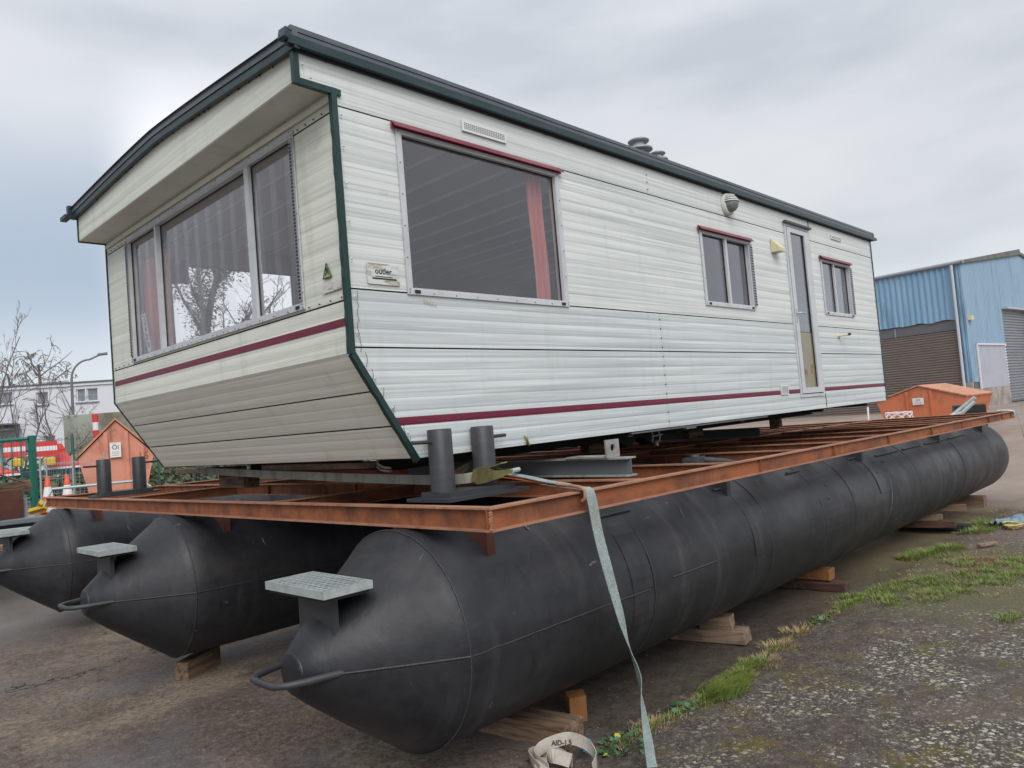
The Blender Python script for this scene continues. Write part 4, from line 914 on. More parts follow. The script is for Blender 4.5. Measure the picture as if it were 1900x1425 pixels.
# interior
IH = ((MS, side_holes, -.055), (MF, FH, -.055), (ML, (OW,), -.055))
plate('inner_wall', MS, xf + .06, xb - .06, 2.3, 3.72, -.055, M['lining'], (W1, W2, W3, D1)); plate('inner_wall', MS, 2.62, xb - .06, 1.8, 2.3, -.055, M['lining'], (D1,))
plate('inner_wall', ML, -xb + .06, -2.62, 1.8, 2.3, -.055, M['lining']); plate('inner_wall', ML, -xb + .06, -xf - .06, 2.3, 3.76, -.055, M['lining'], (OW,))
plate('inner_wall', MF, -yl + .06, -ys_ - .06, 2.2, 3.74, -.055, M['lining'], FH)
b = MB(); b.box((2.62, ys_ + .05, 1.80), (xb - .05, yl - .05, 1.82)); b.build('floor', M['floor'], home)
b = MB(); b.box((xf + .05, ys_ + .05, 3.70), (xb - .05, yl - .05, 3.72)); ce = b.build('ceiling', M['ceil'], home)
for i in range(16):
    x = 2.62 + i * .33; b = MB(); b.box((x, ys_ + .06, 3.684), (x + .020, yl - .06, 3.6995)); b.build('batten', M['batten'], ce)
b = MB(); b.box((7.35, ys_ + .06, 1.82), (7.40, yl - .06, 3.70)); b.build('partition', M['wood_in'], home)
for y in (3.27, 6.81):
    pass
def curtain(mx, h0, h1, v0, v1, d, nm='curtain', amp=.022, per=.055, taper=0.0):
    b = MB(mx); n = int((h1 - h0) / .008); vs = []; rows = 8
    for j in range(rows + 1):
        t = j / rows; v = v0 + (v1 - v0) * t
        for i in range(n + 1):
            u = i / n; h = h0 + (h1 - h0) * (u * (1 - taper * (1 - t)) + taper * (1 - t) * .5)
            vs.append((h, v, d + amp * math.sin(h * 2 * math.pi / per + .6 * math.sin(v * 5)) * (.6 + .4 * (1 - t))))
    q = n + 1; b.add(vs, [(j * q + i, j * q + i + 1, (j + 1) * q + i + 1, (j + 1) * q + i) for j in range(rows) for i in range(n)], True)
    return b.build(nm, M['curtain'], home)
curtain(MS, 3.74, 3.90, 2.5, 3.53, -.10)
curtain(MF, -6.36, -5.83, 2.5, 3.40, -.12)
curtain(ML, -2.62, -2.50, 2.5, 3.5, -.10); curtain(ML, -2.82, -2.64, 3.33, 3.55, -.10)
b = MB(); b.box((6.2, 6.0, 1.82), (7.3, 6.78, 2.7)); b.build('cupboard', M['wood_in'], home)
# roof cowls
def cowl(x, y, z, s, label):
    b = MB(); b.lathe([(.20 * s, z), (.20 * s, z + .014), (.09 * s, z + .022)], 24, 'z', (x, y, 0)); f = b.build('roof_cowl', M['alud'], home)
    b = MB(); b.lathe([(.088 * s, z - .2), (.088 * s, z + .13 * s), (.0001, z + .13 * s)], 24, 'z', (x, y, 0)); b.build('cowl_tube', M['white'], f)
    b = MB(); b.lathe([(.11 * s, z + .122 * s), (.155 * s, z + .128 * s), (.16 * s, z + .15 * s), (.13 * s, z + .168 * s), (.0001, z + .175 * s)], 28, 'z', (x, y, 0)); b.build('cowl_cap', M['alud'], f)
cowl(5.56, 3.56, 4.135, .60, ''); cowl(5.92, 3.60, 4.125, .48, '')

# ------------------------------------------------------------------ straps
def ribbon(path, wd, m, name, parent=None, th=.0035, dirs=None, sub=6):
    """path: (x, y, z, width direction vector)"""
    P = [Vector(p) for p in path]; D = [Vector(d).normalized() for d in dirs]; pts = []; dd = []
    for i in range(len(P) - 1):
        p0 = P[max(i - 1, 0)]; p1 = P[i]; p2 = P[i + 1]; p3 = P[min(i + 2, len(P) - 1)]
        for k in range(sub):
            t = k / sub; pts.append(.5 * ((2 * p1) + (-p0 + p2) * t + (2 * p0 - 5 * p1 + 4 * p2 - p3) * t * t + (-p0 + 3 * p1 - 3 * p2 + p3) * t ** 3)); dd.append(D[i].lerp(D[i + 1], t).normalized())
    pts.append(P[-1]); dd.append(D[-1]); b = MB(); vs = []
    for i, (p, d) in enumerate(zip(pts, dd)):
        t = (pts[min(i + 1, len(pts) - 1)] - pts[max(i - 1, 0)]).normalized(); d = (d - t * d.dot(t)).normalized(); nn = t.cross(d)
        for a, c in ((-1, -1), (1, -1), (1, 1), (-1, 1)): vs.append(p + d * wd / 2 * a + nn * th / 2 * c)
    k = len(pts); fs = [(3, 2, 1, 0), tuple(4 * (k - 1) + q for q in range(4))]
    for i in range(k - 1):
        for q in range(4): fs.append((4 * i + q, 4 * i + (q + 1) % 4, 4 * i + 4 + (q + 1) % 4, 4 * i + 4 + q))
    b.add(vs, fs); return b.build(name, m, parent)
st = thing('ratchet_strap', 'pale grey-green ratchet strap hooked over the near deck edge and hanging to the ground', 'strap', (3.1, 2.45, 0))
X_, Y_ = (1, 0, 0), (0, 1, 0)
ribbon([(3.07, 2.78, 1.475), (3.07, 2.62, 1.458), (3.07, 2.53, 1.452), (3.08, 2.485, 1.440), (3.09, 2.470, 1.39), (3.11, 2.46, 1.2), (3.14, 2.44, 1.0), (3.19, 2.42, .75), (3.23, 2.41, .58), (3.25, 2.40, .50), (3.25, 2.38, .42), (3.22, 2.35, .30), (3.17, 2.30, .15), (3.13, 2.26, .03)], .078, M['web'], 'hanging_webbing', st,
       dirs=[X_, X_, X_, X_, X_, X_, X_, (1, .2, 0), (1, .9, 0), (.75, 1, 0), (.7, 1, 0), (1, .5, 0), (1, .1, 0), X_])
ribbon([(2.98, 3.02, 1.525), (3.03, 2.9, 1.505), (3.06, 2.8, 1.485), (3.07, 2.65, 1.472)], .070, M['orange_web'], 'orange_webbing', st, dirs=[X_] * 4)
ribbon([(2.97, 3.05, 1.548), (3.02, 2.9, 1.522), (3.05, 2.75, 1.49), (3.06, 2.6, 1.47)], .06, M['web'], 'folded_webbing', st, dirs=[X_] * 4)
b = MB()          # ratchet: two cheek plates, drum, handle and coil
for s_ in (-1, 1):
    b.mx = Matrix.Translation((2.93 , 3.07, 1.545)) @ Matrix.Rotation(R(-72), 4, 'Z') @ Matrix.Translation((0, s_ * .046, 0)) @ Matrix.Rotation(R(90), 4, 'X')
    b.prism([(-.10, -.03), (-.06, -.055), (.0, -.045), (.10, -.02), (.17, .01), (.17, .022), (.06, .02), (-.02, .05), (-.08, .035)], -.0025, .0025)
rt = b.build('ratchet', M['zinc'], st)
for nm_, pos, r_, m_ in (('drum', (-.055, 0), .034, 'web'), ('axle', (-.02, 0), .012, 'zinc'), ('handle', (.165, .014), .013, 'galv')):
    b = MB(Matrix.Translation((2.93, 3.07, 1.545)) @ Matrix.Rotation(R(-72), 4, 'Z')); b.tube([(pos[0], -.043, pos[1]), (pos[0], .043, pos[1])], r_, 12); b.build('ratchet_' + nm_, M[m_], rt)
b = MB(Matrix.Translation((2.93, 3.07, 1.545)) @ Matrix.Rotation(R(-72), 4, 'Z')); b.obox((.04, 0, .045), (.12, .078, .006), (0, -.25, 0)); b.build('ratchet_lever', M['zinc'], rt)
b = MB(); b.tube([(3.03, 2.66, 1.475), (3.04, 2.56, 1.466), (3.04, 2.50, 1.458), (3.045, 2.476, 1.44), (3.045, 2.478, 1.40), (3.045, 2.50, 1.385)], .009, 8); b.build('hook', M['rust_top'], st)
st2 = thing('ratchet_strap', 'dirty strap stretched across the deck in front of the home, from bollards to a hook', 'strap', (2.8, 5, 1.5))
ribbon([(2.90, 3.13, 1.535), (2.80, 3.45, 1.525), (2.76, 5.0, 1.565), (2.76, 6.62, 1.615)], .058, M['web_dirty'], 'webbing', st2, dirs=[(0, 0, 1)] * 4)
for yy, xx, zz in ((6.72, 2.78, 1.615), (3.92, 2.80, 1.60)):
    b = MB(); b.tube([(xx, yy - .08, zz), (xx, yy, zz + .008), (xx, yy + .05, zz + .03), (xx, yy + .06, zz + .055), (xx + .01, yy + .03, zz + .06)], .008, 8); b.tube([(xx, yy - .08, zz - .02), (xx, yy + .02, zz - .012), (xx, yy + .06, zz + .01)], .007, 8); b.build('hook', M['web_pale'] if yy < 4 else M['galv'], st2)
st3 = thing('ratchet_strap', 'blue-grey strap hanging from the far end of the deck edge to the ground', 'strap', (14.1, 2.45, -.1))
ribbon([(14.0, 2.8, 1.36), (14.05, 2.6, 1.355), (14.08, 2.49, 1.345), (14.09, 2.45, 1.30), (14.12, 2.40, .95), (14.18, 2.33, .5), (14.22, 2.27, .1), (14.25, 2.22, -.06)], .06, M['tarp'], 'hanging_webbing', st3, dirs=[X_, X_, X_, X_, (1, .3, 0), (1, .8, 0), (1, .4, 0), X_])
b = MB(); b.tube([(14.0, 2.7, 1.365), (14.03, 2.55, 1.36), (14.05, 2.485, 1.345), (14.05, 2.47, 1.30), (14.05, 2.49, 1.27)], .014, 8); b.build('hook', M['galv'], st3)
# coiled webbing at the bottom
sc_ = thing('webbing_coil', 'loose beige webbing loop with printed letters lying on the ground by the timber', 'strap', (2.92, 2.66, 0))
Z_ = (0, 0, 1)
ribbon([(2.80, 2.67, .04), (2.84, 2.80, .05), (2.90, 2.815, .07), (2.95, 2.765, .10), (3.01, 2.695, .115), (3.045, 2.61, .09), (3.02, 2.53, .05), (2.95, 2.5, .03)], .062, M['web_pale'], 'outer_loop', sc_, dirs=[Z_, Z_, (.2, .1, 1), (.3, .3, .8), (.2, .3, 1), (.1, .1, 1), Z_, Z_])
ribbon([(2.77, 2.70, .04), (2.85, 2.85, .045), (2.92, 2.83, .05), (2.95, 2.72, .05), (2.93, 2.62, .04)], .055, M['web_pale'], 'inner_loop', sc_, dirs=[Z_, (0, .2, 1), Z_, (.2, 0, 1), Z_])
ribbon([(2.76, 2.66, .02), (2.82, 2.74, .055), (2.88, 2.72, .065), (2.92, 2.62, .05)], .07, M['web_pale'], 'loose_end', sc_, dirs=[(.6, -.6, .3)] * 4)
text_mesh('AID-1.5', .034, Matrix.Translation((2.972, 2.722, .098)) @ Matrix.Rotation(R(-50), 4, 'Z') @ Matrix.Rotation(R(72), 4, 'X'), M['ink'], 'webbing_text', sc_, .0008)
b = MB(); b.obox((0, 0, 0), (.10, .05, .05), (.3, .1, .8), .01); bb = b.build('plastic_scrap', M['blue_plastic']); bb.location = (3.10, 2.655, gz(3.1, 2.66) + .035); tag(bb, 'bright blue plastic scrap beside the webbing loop', 'litter')

# ------------------------------------------------------------------ timber supports
def gt(x, y, h): return gz(x, y) + h / 2 + .002
timber((3.13, 3.16, gt(3.13, 3.1, .125)), (.72, .19, .125), (0, R(1.5), R(97)), M['timber'], 'long weathered sleeper under the nose of the near pontoon, beside the webbing loop', seed=1)
timber((3.47, 3.03, gt(3.47, 3.03, .14)), (.10, .11, .15), (0, 0, R(52)), M['timber_new'], 'orange pine offcut standing on end beside the near pontoon', bev=.004, seed=2)
timber((5.25, 3.12, gt(5.25, 3.1, .11)), (.62, .15, .10), (0, R(2), R(98)), M['timber_pale'], 'lower pale timber of the second support under the near pontoon', seed=3)
timber((5.27, 3.06, gt(5.25, 3.1, .11) + .098), (.26, .14, .09), (0, R(3), R(105)), M['timber_pale'], 'short wedge block on top of the second support', seed=4)
timber((7.22, 3.10, gt(7.2, 3.1, .09)), (.66, .16, .09), (0, 0, R(95)), M['timber_red'], 'dark red timber of the third support under the near pontoon', seed=5)
timber((7.25, 3.10, gt(7.2, 3.1, .09) + .105), (.38, .15, .11), (0, 0, R(92)), M['timber_new'], 'orange block on top of the dark red timber', seed=6)
for k, (dx, dy, zz, sx, m_, lb) in enumerate(((0, 0, .04, .9, 'core', 'black sleeper at the bottom of the farthest timber stack'), (-.25, .05, .115, .8, 'timber_red', 'second timber of the farthest stack'), (-.2, .12, .19, .62, 'timber_pale', 'pale third timber of the farthest stack'), (.5, -.06, .22, .5, 'timber', 'dark beam end behind the farthest timber stack'))):
    timber((11.0 + dx, 3.02 + dy, gz(11, 3) + zz + .01), (sx, .19, .075), (0, 0, R(96 + 3 * k)), M[m_], lb, seed=10 + k)
timber((2.52, 6.32, gt(2.5, 6.3, .15)), (.42, .12, .15), (0, 0, R(30)), M['timber'], 'cracked block under the nose of the middle pontoon', seed=20)
timber((2.75, 9.5, gt(2.7, 9.5, .14)), (.5, .16, .14), (0, 0, R(80)), M['timber_red'], 'reddish block under the nose of the far left pontoon', seed=21)
for k, (x, y) in enumerate(((6, 6.3), (10, 6.3), (13.2, 6.3), (6, 9.5), (10, 9.5), (13.2, 9.5), (13.3, 3.2))):
    timber((x, y, gt(x, y, .17)), (.7, .18, .17), (0, 0, R(90)), M['timber'], ['block under the middle pontoon, first from the nose', 'block under the middle pontoon, second from the nose', 'block under the middle pontoon at its far end', 'block under the far left pontoon, first from the nose', 'block under the far left pontoon, second from the nose', 'block under the far left pontoon at its far end', 'block under the near pontoon at its far end'][k], seed=30 + k)

# ------------------------------------------------------------------ plants and ground clutter
def blade(b, x, y, z, h, lean, az, wd):
    d = Vector((math.cos(az), math.sin(az), 0)); s_ = Vector((-d.y, d.x, 0)) * wd; p = Vector((x, y, z)); vs = []
    for i in range(4):
        t = i / 3; q = p + d * lean * t * t + Vector((0, 0, h * t * (1 - .25 * t * lean / max(h, .01)))); ww = (1 - t) ** .7
        vs += [q - s_ * ww, q + s_ * ww]
    b.add(vs, [(0, 1, 3, 2), (2, 3, 5, 4), (4, 5, 7, 6)])
def clump(b, cx, cy, r, n, h0, h1, leanmax=1.0, biasaz=None, wd=.0032):
    for _ in range(n):
        a = random.random() * 6.28; q = r * math.sqrt(random.random()); x, y = cx + q * math.cos(a), cy + q * math.sin(a)
        h = random.uniform(h0, h1) * (1 - .4 * q / r); az_ = a + random.uniform(-.8, .8) if biasaz is None else biasaz + random.uniform(-.9, .9)
        blade(b, x, y, gz(x, y) - .004, h, h * random.uniform(.2, leanmax), az_, wd * random.uniform(.7, 1.4))
gb = MB(); sb = MB()
line = [(3.30, 2.58), (3.58, 2.58), (3.93, 2.50), (4.24, 2.48), (4.7, 2.56), (5.26, 2.60), (5.8, 2.6), (6.3, 2.6), (6.9, 2.55)]
def lp(t):
    t *= len(line) - 1; i = min(int(t), len(line) - 2); f = t - i; return (line[i][0] + (line[i + 1][0] - line[i][0]) * f, line[i][1] + (line[i + 1][1] - line[i][1]) * f)
dens = [.25, .4, .45, 1.3, 1.2, .35, .22, .3, .9]
for k in range(230):
    t = random.random(); x, y = lp(t); dn = dens[min(int(t * 9), 8)]
    clump(gb, x + random.gauss(0, .05), y + random.gauss(0, .035), .05, int(26 * dn), .02, .045 + .035 * dn, 1.3)
    if random.random() < .6: clump(sb, x + random.gauss(0, .07), y + random.gauss(0, .05), .06, int(12), .015, .06, 1.8, wd=.0018)
for (x, y, r, n) in ((4.28, 2.50, .16, 700), (4.15, 2.47, .10, 320), (4.5, 2.54, .12, 300), (4.75, 2.56, .10, 200)): clump(gb, x, y, r, n, .06, .15, 1.4, biasaz=R(-60))
for (x, y, r, n) in ((4.55, 2.50, .12, 160), (4.9, 2.52, .15, 220), (5.3, 2.58, .14, 200), (5.7, 2.6, .15, 160), (3.60, 2.58, .045, 120)): clump(sb, x, y, r, n, .03, .09, 1.6)
for k in range(620):
    x = random.uniform(6.7, 9.6); y = random.uniform(1.2, 2.75)
    edge_ = 2.3 - .42 * (x - 6.7)
    f = mnoise.noise(Vector((x * 1.4, y * 2.2, 2)))
    if abs(y - (2.45 - .46 * (x - 6.9))) < .34 + .15 * f or f > .30: clump(gb, x, y, .09, 34, .02, .075, 1.6)
for k in range(90):
    x = random.uniform(7.4, 9.6); y = random.uniform(1.3, 2.6)
    clump(sb, x, y, .10, 10, .015, .05, 2.0)
for (x, y, r) in ((9.2, 2.6, .2), (9.5, 2.45, .18), (10.8, 2.45, .2), (11.3, 2.35, .25), (11.5, 2.55, .15), (8.9, 2.7, .12)): clump(gb, x, y, r, 420, .05, .13, 1.2, wd=.003)
for k in range(110): clump(sb, random.uniform(9, 13), random.uniform(1.9, 2.7), .12, 9, .015, .05, 2.2, wd=.003)
def finish_stuff(b, name, m, label, cat):
    o = b.build(name, m); return stuff(o, label, cat)
finish_stuff(gb, 'grass', M['grass'], 'green grass growing along the slab joint and on the bank at right', 'grass')
finish_stuff(sb, 'dry_grass', M['straw'], 'dry straw-coloured grass mixed into the green along the slab joint', 'grass')
pb = MB(); rnd = random.Random(11)
def pebble(x, y, s):
    z = gz(x, y); k = [rnd.uniform(.6, 1.3) for _ in range(6)]
    vs = [(x + s * k[0], y, z + s * .3), (x - s * k[1], y, z + s * .3), (x, y + s * k[2], z + s * .3), (x, y - s * k[3], z + s * .3), (x, y, z + s * .75 * k[4]), (x, y, z - s * .2)]
    pb.add(vs, [(0, 2, 4), (2, 1, 4), (1, 3, 4), (3, 0, 4), (2, 0, 5), (1, 2, 5), (3, 1, 5), (0, 3, 5)])
for _ in range(5200):
    x = rnd.uniform(1.6, 8.5); y = rnd.uniform(.2, 2.7) if rnd.random() < .75 else rnd.uniform(2.7, 9.5)
    pebble(x, y, rnd.uniform(.0025, .0075) * (1.5 if rnd.random() < .06 else 1))
finish_stuff(pb, 'gravel', M['pebble'], 'small loose stones scattered over the yard surface', 'gravel')

def weed(cx, cy, n, r, s, label, yellow=(), curl=False):
    t = thing('weed', label, 'plant', (cx, cy, gz(cx, cy)))
    for i in range(n):
        a = i * 2.4 + random.uniform(-.4, .4); q = r * math.sqrt((i + .5) / n); x, y = cx + q * math.cos(a), cy + q * math.sin(a); h = random.uniform(.02, .09) * (1.2 - q / r)
        sz = s * random.uniform(.6, 1.1); til = random.uniform(-.5, .5); til2 = random.uniform(-.5, .5)
        b = MB(); pts = [(0, 0)] ; k = 10; vs = [Vector((0, 0, 0))]
        for j in range(k):
            th = 2 * math.pi * j / k; rr = sz * (1 + .12 * math.sin(3 * th + i)) * (.75 if j == 0 else 1); vs.append(Vector((rr * math.cos(th), rr * math.sin(th), .16 * rr * math.sin(2 * th) + .12 * rr)))
        mt = Matrix.Translation((x, y, gz(x, y) + h)) @ Matrix.Rotation(a, 4, 'Z') @ Matrix.Rotation(til, 4, 'X') @ Matrix.Rotation(til2, 4, 'Y')
        b.mx = mt; b.add(vs, [(0, 1 + j, 1 + (j + 1) % k) for j in range(k)], True); b.mx = None
        b.tube([(cx + .3 * (x - cx), cy + .3 * (y - cy), gz(cx, cy)), (x, y, gz(x, y) + h)], .0018, 4)
        b.build('leaf', M['yleaf'] if i in yellow else M['weed'], t)
weed(3.30, 2.57, 26, .17, .024, 'broad-leaved weed with two yellow leaves beside the hanging strap', (3, 11), )
weed(3.90, 2.55, 22, .12, .018, 'low round-leaved weed at the near end of the grass strip')
weed(3.17, 2.55, 9, .07, .020, 'small weed patch in front of the webbing loop', (4,))
weed(6.05, 2.55, 12, .09, .020, 'small dark weed where the grass strip thins out')
for k, (x, y, a, ln, lb) in enumerate(((5.35, 1.55, .3, .16, 'thin pale stick lying on the lichened asphalt, farther one'), (5.05, 1.72, .1, .12, 'thin pale stick lying on the lichened asphalt, nearer one'))):
    b = MB(); z = gz(x, y) + .006; b.tube([(x - ln / 2 * math.cos(a - .75), y - ln / 2 * math.sin(a - .75), z), (x + ln / 2 * math.cos(a - .75), y + ln / 2 * math.sin(a - .75), z + .004)], .004, 5); tag(b.build('stick', M['timber_pale']), lb, 'stick')
b = MB(); b.obox((0, 0, 0), (.26, .05, .03), (0, 0, -.5), .003); o = b.build('wood_offcut', M['timber_pale']); o.location = (9.75, 2.12, gz(9.75, 2.12) + .018); tag(o, 'short sawn wood offcut on the bare patch at right', 'timber')
# crumpled tarpaulin at the right edge
b = MB(); n = 26; vs = []
for j in range(n):
    for i in range(n):
        u, v = i / (n - 1) - .5, j / (n - 1) - .5; x = 11.75 + u * .9 + .1 * v; y = 2.18 + v * .34 - .25 * u
        z = gz(x, y) + .02 + .10 * abs(mnoise.noise(Vector((u * 6, v * 5, 1)))) * (1 - 3.4 * v * v) + .02 * mnoise.noise(Vector((u * 19, v * 17, 4))); vs.append((x, y, z))
b.add(vs, [(j * n + i, j * n + i + 1, (j + 1) * n + i + 1, (j + 1) * n + i) for j in range(n - 1) for i in range(n - 1)], False); tag(b.build('tarpaulin', M['tarp']), 'crumpled blue-grey tarpaulin on the ground at the right edge', 'tarpaulin')
b = MB()
for k in range(4):
    r = .10 + .02 * k; b.tube([(11.15 + r * math.cos(t_ * .6 + k) * 1.2, 2.12 + r * math.sin(t_ * .6 + k) * .7, gz(11.1, 2.1) + .02 + .012 * k + .01 * math.sin(t_)) for t_ in range(9)], .011, 6)
tag(b.build('rope', mat('yellow_rope', (.55, .44, .16), .8)), 'tangled yellow rope in the grass near the tarpaulin', 'rope')

# ------------------------------------------------------------------ skips
def skip(base, rot, Lx_, Wd, H, lidh, mb_, ml_, label, sign, gap=.26):
    """cross-section along h (width), length along d; the gable end faces -d"""
    t = thing('closed_skip', label, 'skip', base)
    mx = Matrix.Translation(base) @ Matrix.Rotation(rot, 4, 'Z') @ Matrix(((1, 0, 0, 0), (0, 0, 1, 0), (0, 1, 0, 0), (0, 0, 0, 1)))
    w_, he = Wd / 2, H - lidh; b = MB(mx)
    b.add([(-w_ + gap, .0, 0), (w_ - gap, 0, 0), (w_, he, -.0), (0, H, 0), (-w_, he, 0), (-w_ + gap, .0, Lx_), (w_ - gap, 0, Lx_), (w_, he, Lx_), (0, H, Lx_), (-w_, he, Lx_)],
          [(0, 4, 3, 2, 1), (5, 6, 7, 8, 9), (1, 2, 7, 6), (0, 5, 9, 4), (0, 1, 6, 5), (2, 3, 8, 7), (3, 4, 9, 8)]); fix(b.build('body', mb_, t))
    for s_ in (-1, 1):
        b = MB(mx); b.add([(0, H + .02, -.05), (s_ * (w_ + .04), he - .0, -.05), (s_ * (w_ + .04), he, Lx_ + .05), (0, H + .02, Lx_ + .05), (0, H + .06, -.05), (s_ * (w_ + .05), he + .04, -.05), (s_ * (w_ + .05), he + .04, Lx_ + .05), (0, H + .06, Lx_ + .05)],
              [(0, 1, 2, 3), (4, 7, 6, 5), (0, 4, 5, 1), (1, 5, 6, 2), (2, 6, 7, 3), (3, 7, 4, 0)]); fix(b.build('lid', ml_, t))
        b = MB(mx); hh = s_ * w_ * .27; b.box((hh - .035, .02, -.05), (hh + .035, H - lidh * .27 - .03, -.002)); b.build('rib', mb_, t)
    b = MB(mx); sw, sh, sy = sign[0], sign[1], sign[2]; b.box((-sw / 2 - .02, sy, -.058), (sw / 2 - .02, sy + sh, -.052)); sg = b.build('warning_sign', M['paper'], t)
    text_mesh(sign[3], sh * .42, mx @ Matrix.Translation((-.02, sy + sh * .66, -.0595)), M['ink'], 'sign_text', sg)
    b = MB(mx)
    for k in range(3): b.box((-sw * .34 - .02, sy + sh * (.12 + .11 * k), -.0592), (sw * .30 - .02, sy + sh * (.15 + .11 * k), -.0584))
    b.build('sign_lines', M['alud'], sg)
    b = MB(mx); b.tube([(-w_ * .2, .30, -.03), (-w_ * .2, .30, -.14), (-w_ * .2 + .02, .24, -.15)], .03, 8); b.tube([(w_ * .45, .25, -.0), (w_ * .45, .25, -.12)], .03, 8); b.build('lifting_lug', mb_, t)
    return t, mx
t, mx = skip((5.10, 16.25, .62), R(-16), 2.6, 1.36, 1.86, .72, M['skip'], M['skip_lid'], 'salmon-pink closed skip with pitched rusty lid, left of the mobile home', (.20, .30, 1.12, 'Öl'))
text_mesh('15', .22, mx @ Matrix.Translation((.48, 1.10, -.004)), M['rust'], 'painted_number', t)
b = MB(mx)
for k in range(3): b.box((.40, .86 + .05 * k, -.006), (.58, .875 + .05 * k, -.003))
b.build('painted_lines', M['skip_lid'], t)
skip((26.95, 7.35, .25), R(-100), 1.9, 2.9, 1.62, .42, M['skipo'], M['skip_lid'], 'orange closed skip with low pitched lid in front of the brown shutter', (.36, .22, 1.03, 'OM'), gap=.42)
# black bin with grey bent bar beside the right skip
t = thing('scrap_heap', 'black crate with bent grey steel channel beside the orange skip', 'scrap', (21.5, 5.1, gz(21.5, 5.1)))
b = MB(); b.obox((22.4, 4.95, .98), (.9, .7, .62), (0, 0, .3), .03); b.build('crate', M['black'], t)
b = MB(); b.tube([(20.3, 4.35, 1.40), (20.2, 4.6, 1.16), (20.2, 4.9, 1.06), (20.4, 4.75, 1.20), (20.4, 4.35, 1.50)], .045, 8); b.build('bent_channel', M['galv'], t)
t = thing('hose_reel', 'pale wire reel lying before the orange skip', 'reel', (22.5, 6.7, gz(22.5, 6.7)))
b = MB()
for k in range(9): a = k * .7; b.tube([(22.5 + .25 * math.cos(a + q * .35), 6.7 + .35 * math.sin(a + q * .35), .85 + .35 * math.sin(q * .3)) for q in range(10)], .012, 5)
b.build('wire_loops', M['white_pl'], t)
b = MB(); b.tube([(22.5, 7.3, .6), (22.4, 7.5, 1.0), (22.4, 7.48, 1.4)], .03, 6); b.tube([(22.5, 7.5, .9), (22.5, 7.25, .7)], .03, 6); b.build('stand', M['white_pl'], t)

# ------------------------------------------------------------------ blue warehouse
WH = thing('warehouse', 'pale blue corrugated warehouse with brown roller shutter, far right', 'warehouse', (44, 9.4, .55))
u = Vector((.113, .994, 0)).normalized(); nF = Vector((-u.y, u.x, 0))
MWF = Matrix(((-u.x, 0, nF.x, 44), (-u.y, 0, nF.y, 9.4), (0, 1, 0, 0), (0, 0, 0, 1)))       # h to the right (-u): negative h = away to the left
wv = Vector((u.y, -u.x, 0)); nG = Vector((wv.y, -wv.x, 0))
MWG = Matrix(((wv.x, 0, nG.x, 44), (wv.y, 0, nG.y, 9.4), (0, 1, 0, 0), (0, 0, 0, 1)))
def corrug(name, mx, h0, h1, v0, v1, m, per, amp, vert=True, top=None, parent=WH, bottom_ragged=0, holes=()):
    b = MB(mx); a0, a1 = (h0, h1) if vert else (v0, v1); n = int((a1 - a0) / per); vs = []; fs = []
    for i in range(n + 1):
        for t, o_ in ((0, 0), (.35, 0), (.5, amp), (.85, amp)):
            p = a0 + per * (i + t)
            if p > a1: p = a1
            if vert:
                tp = top(p) if top else v1; bt = v0 + (bottom_ragged * mnoise.noise(Vector((p * 1.5, 0, 0))) if bottom_ragged else 0)
                vs += [(p, bt, o_), (p, tp, o_)]
            else: vs += [(h0, p, o_), (h1, p, o_)]
    for i in range(len(vs) // 2 - 1): fs.append((2 * i, 2 * i + 2, 2 * i + 3, 2 * i + 1) if vert else (2 * i, 2 * i + 1, 2 * i + 3, 2 * i + 2))
    b.add(vs, fs); return b.build(name, m, parent)
corrug('front_cladding', MWF, -16, -.42, 5.27, 8.14, M['blue_clad'], .30, .07, bottom_ragged=.12)
corrug('corner_cladding', MWF, -.30, 0, 1.9, 8.14, M['blue_clad'], .15, .04)
b = MB(MWF); b.box((-16, 4.72, -.12), (-.42, 5.25, -.04)); b.build('lintel', M['lintel'], WH)
for h in (-3.6, -7.4): b = MB(MWF); b.box((h - .03, 4.72, -.04), (h + .03, 5.22, .0)); b.build('lintel_joint', M['alud'], WH)
corrug('roller_shutter', MWF, -16, -.42, .5, 4.70, M['shutter'], .135, .05, vert=False)
b = MB(MWF); b.box((-16, .4, -1), (-.01, 8.0, -.2)); b.build('front_wall', M['lintel'], WH)
b = MB(MWF); b.tube([(-.36, 8.1, .16), (-.36, 2.35, .16), (-.36, 1.4, .16)], .075, 10); b.build('downpipe', M['pipe'], WH)
b = MB(MWF); b.tube([(-16, 8.2, .12), (.2, 8.2, .12)], .10, 8); b.build('gutter', M['alud'], WH)
b = MB(MWF); b.box((-.42, .4, -.1), (.0, 1.9, .03)); b.build('corner_pier', M['concrete'], WH)
apex = lambda h: 8.14 + 1.25 * (1 - abs(h - 9.4) / 9.4)
GH = 5.4
corrug('gable_cladding', MWG, .0, GH, 3.92, 8, M['blue_gable'], .20, .05, top=apex)
corrug('gable_cladding', MWG, GH, 18.8, 5.97, 8, M['blue_gable'], .20, .05, top=apex)
corrug('gable_cladding', MWG, 0, .9, 1.9, 3.92, M['blue_gable'], .20, .05)
corrug('pale_panel', MWG, .9, 5.25, 1.55, 3.85, M['pale_panel'], .17, .05)
b = MB(MWG); b.box((.84, 1.5, .05), (.92, 3.92, .12)); b.box((.84, 3.86, .05), (5.3, 3.92, .12)); b.build('panel_trim', M['white_pl'], WH)
b = MB(MWG); b.box((0, .3, -.25), (5.35, 1.55, .04)); b.build('plinth', M['concrete'], WH)
corrug('side_shutter', MWG, GH, 10.0, .66, 5.97, M['shutter_grey'], .16, .05, vert=False).location += Vector((0, 0, 0))
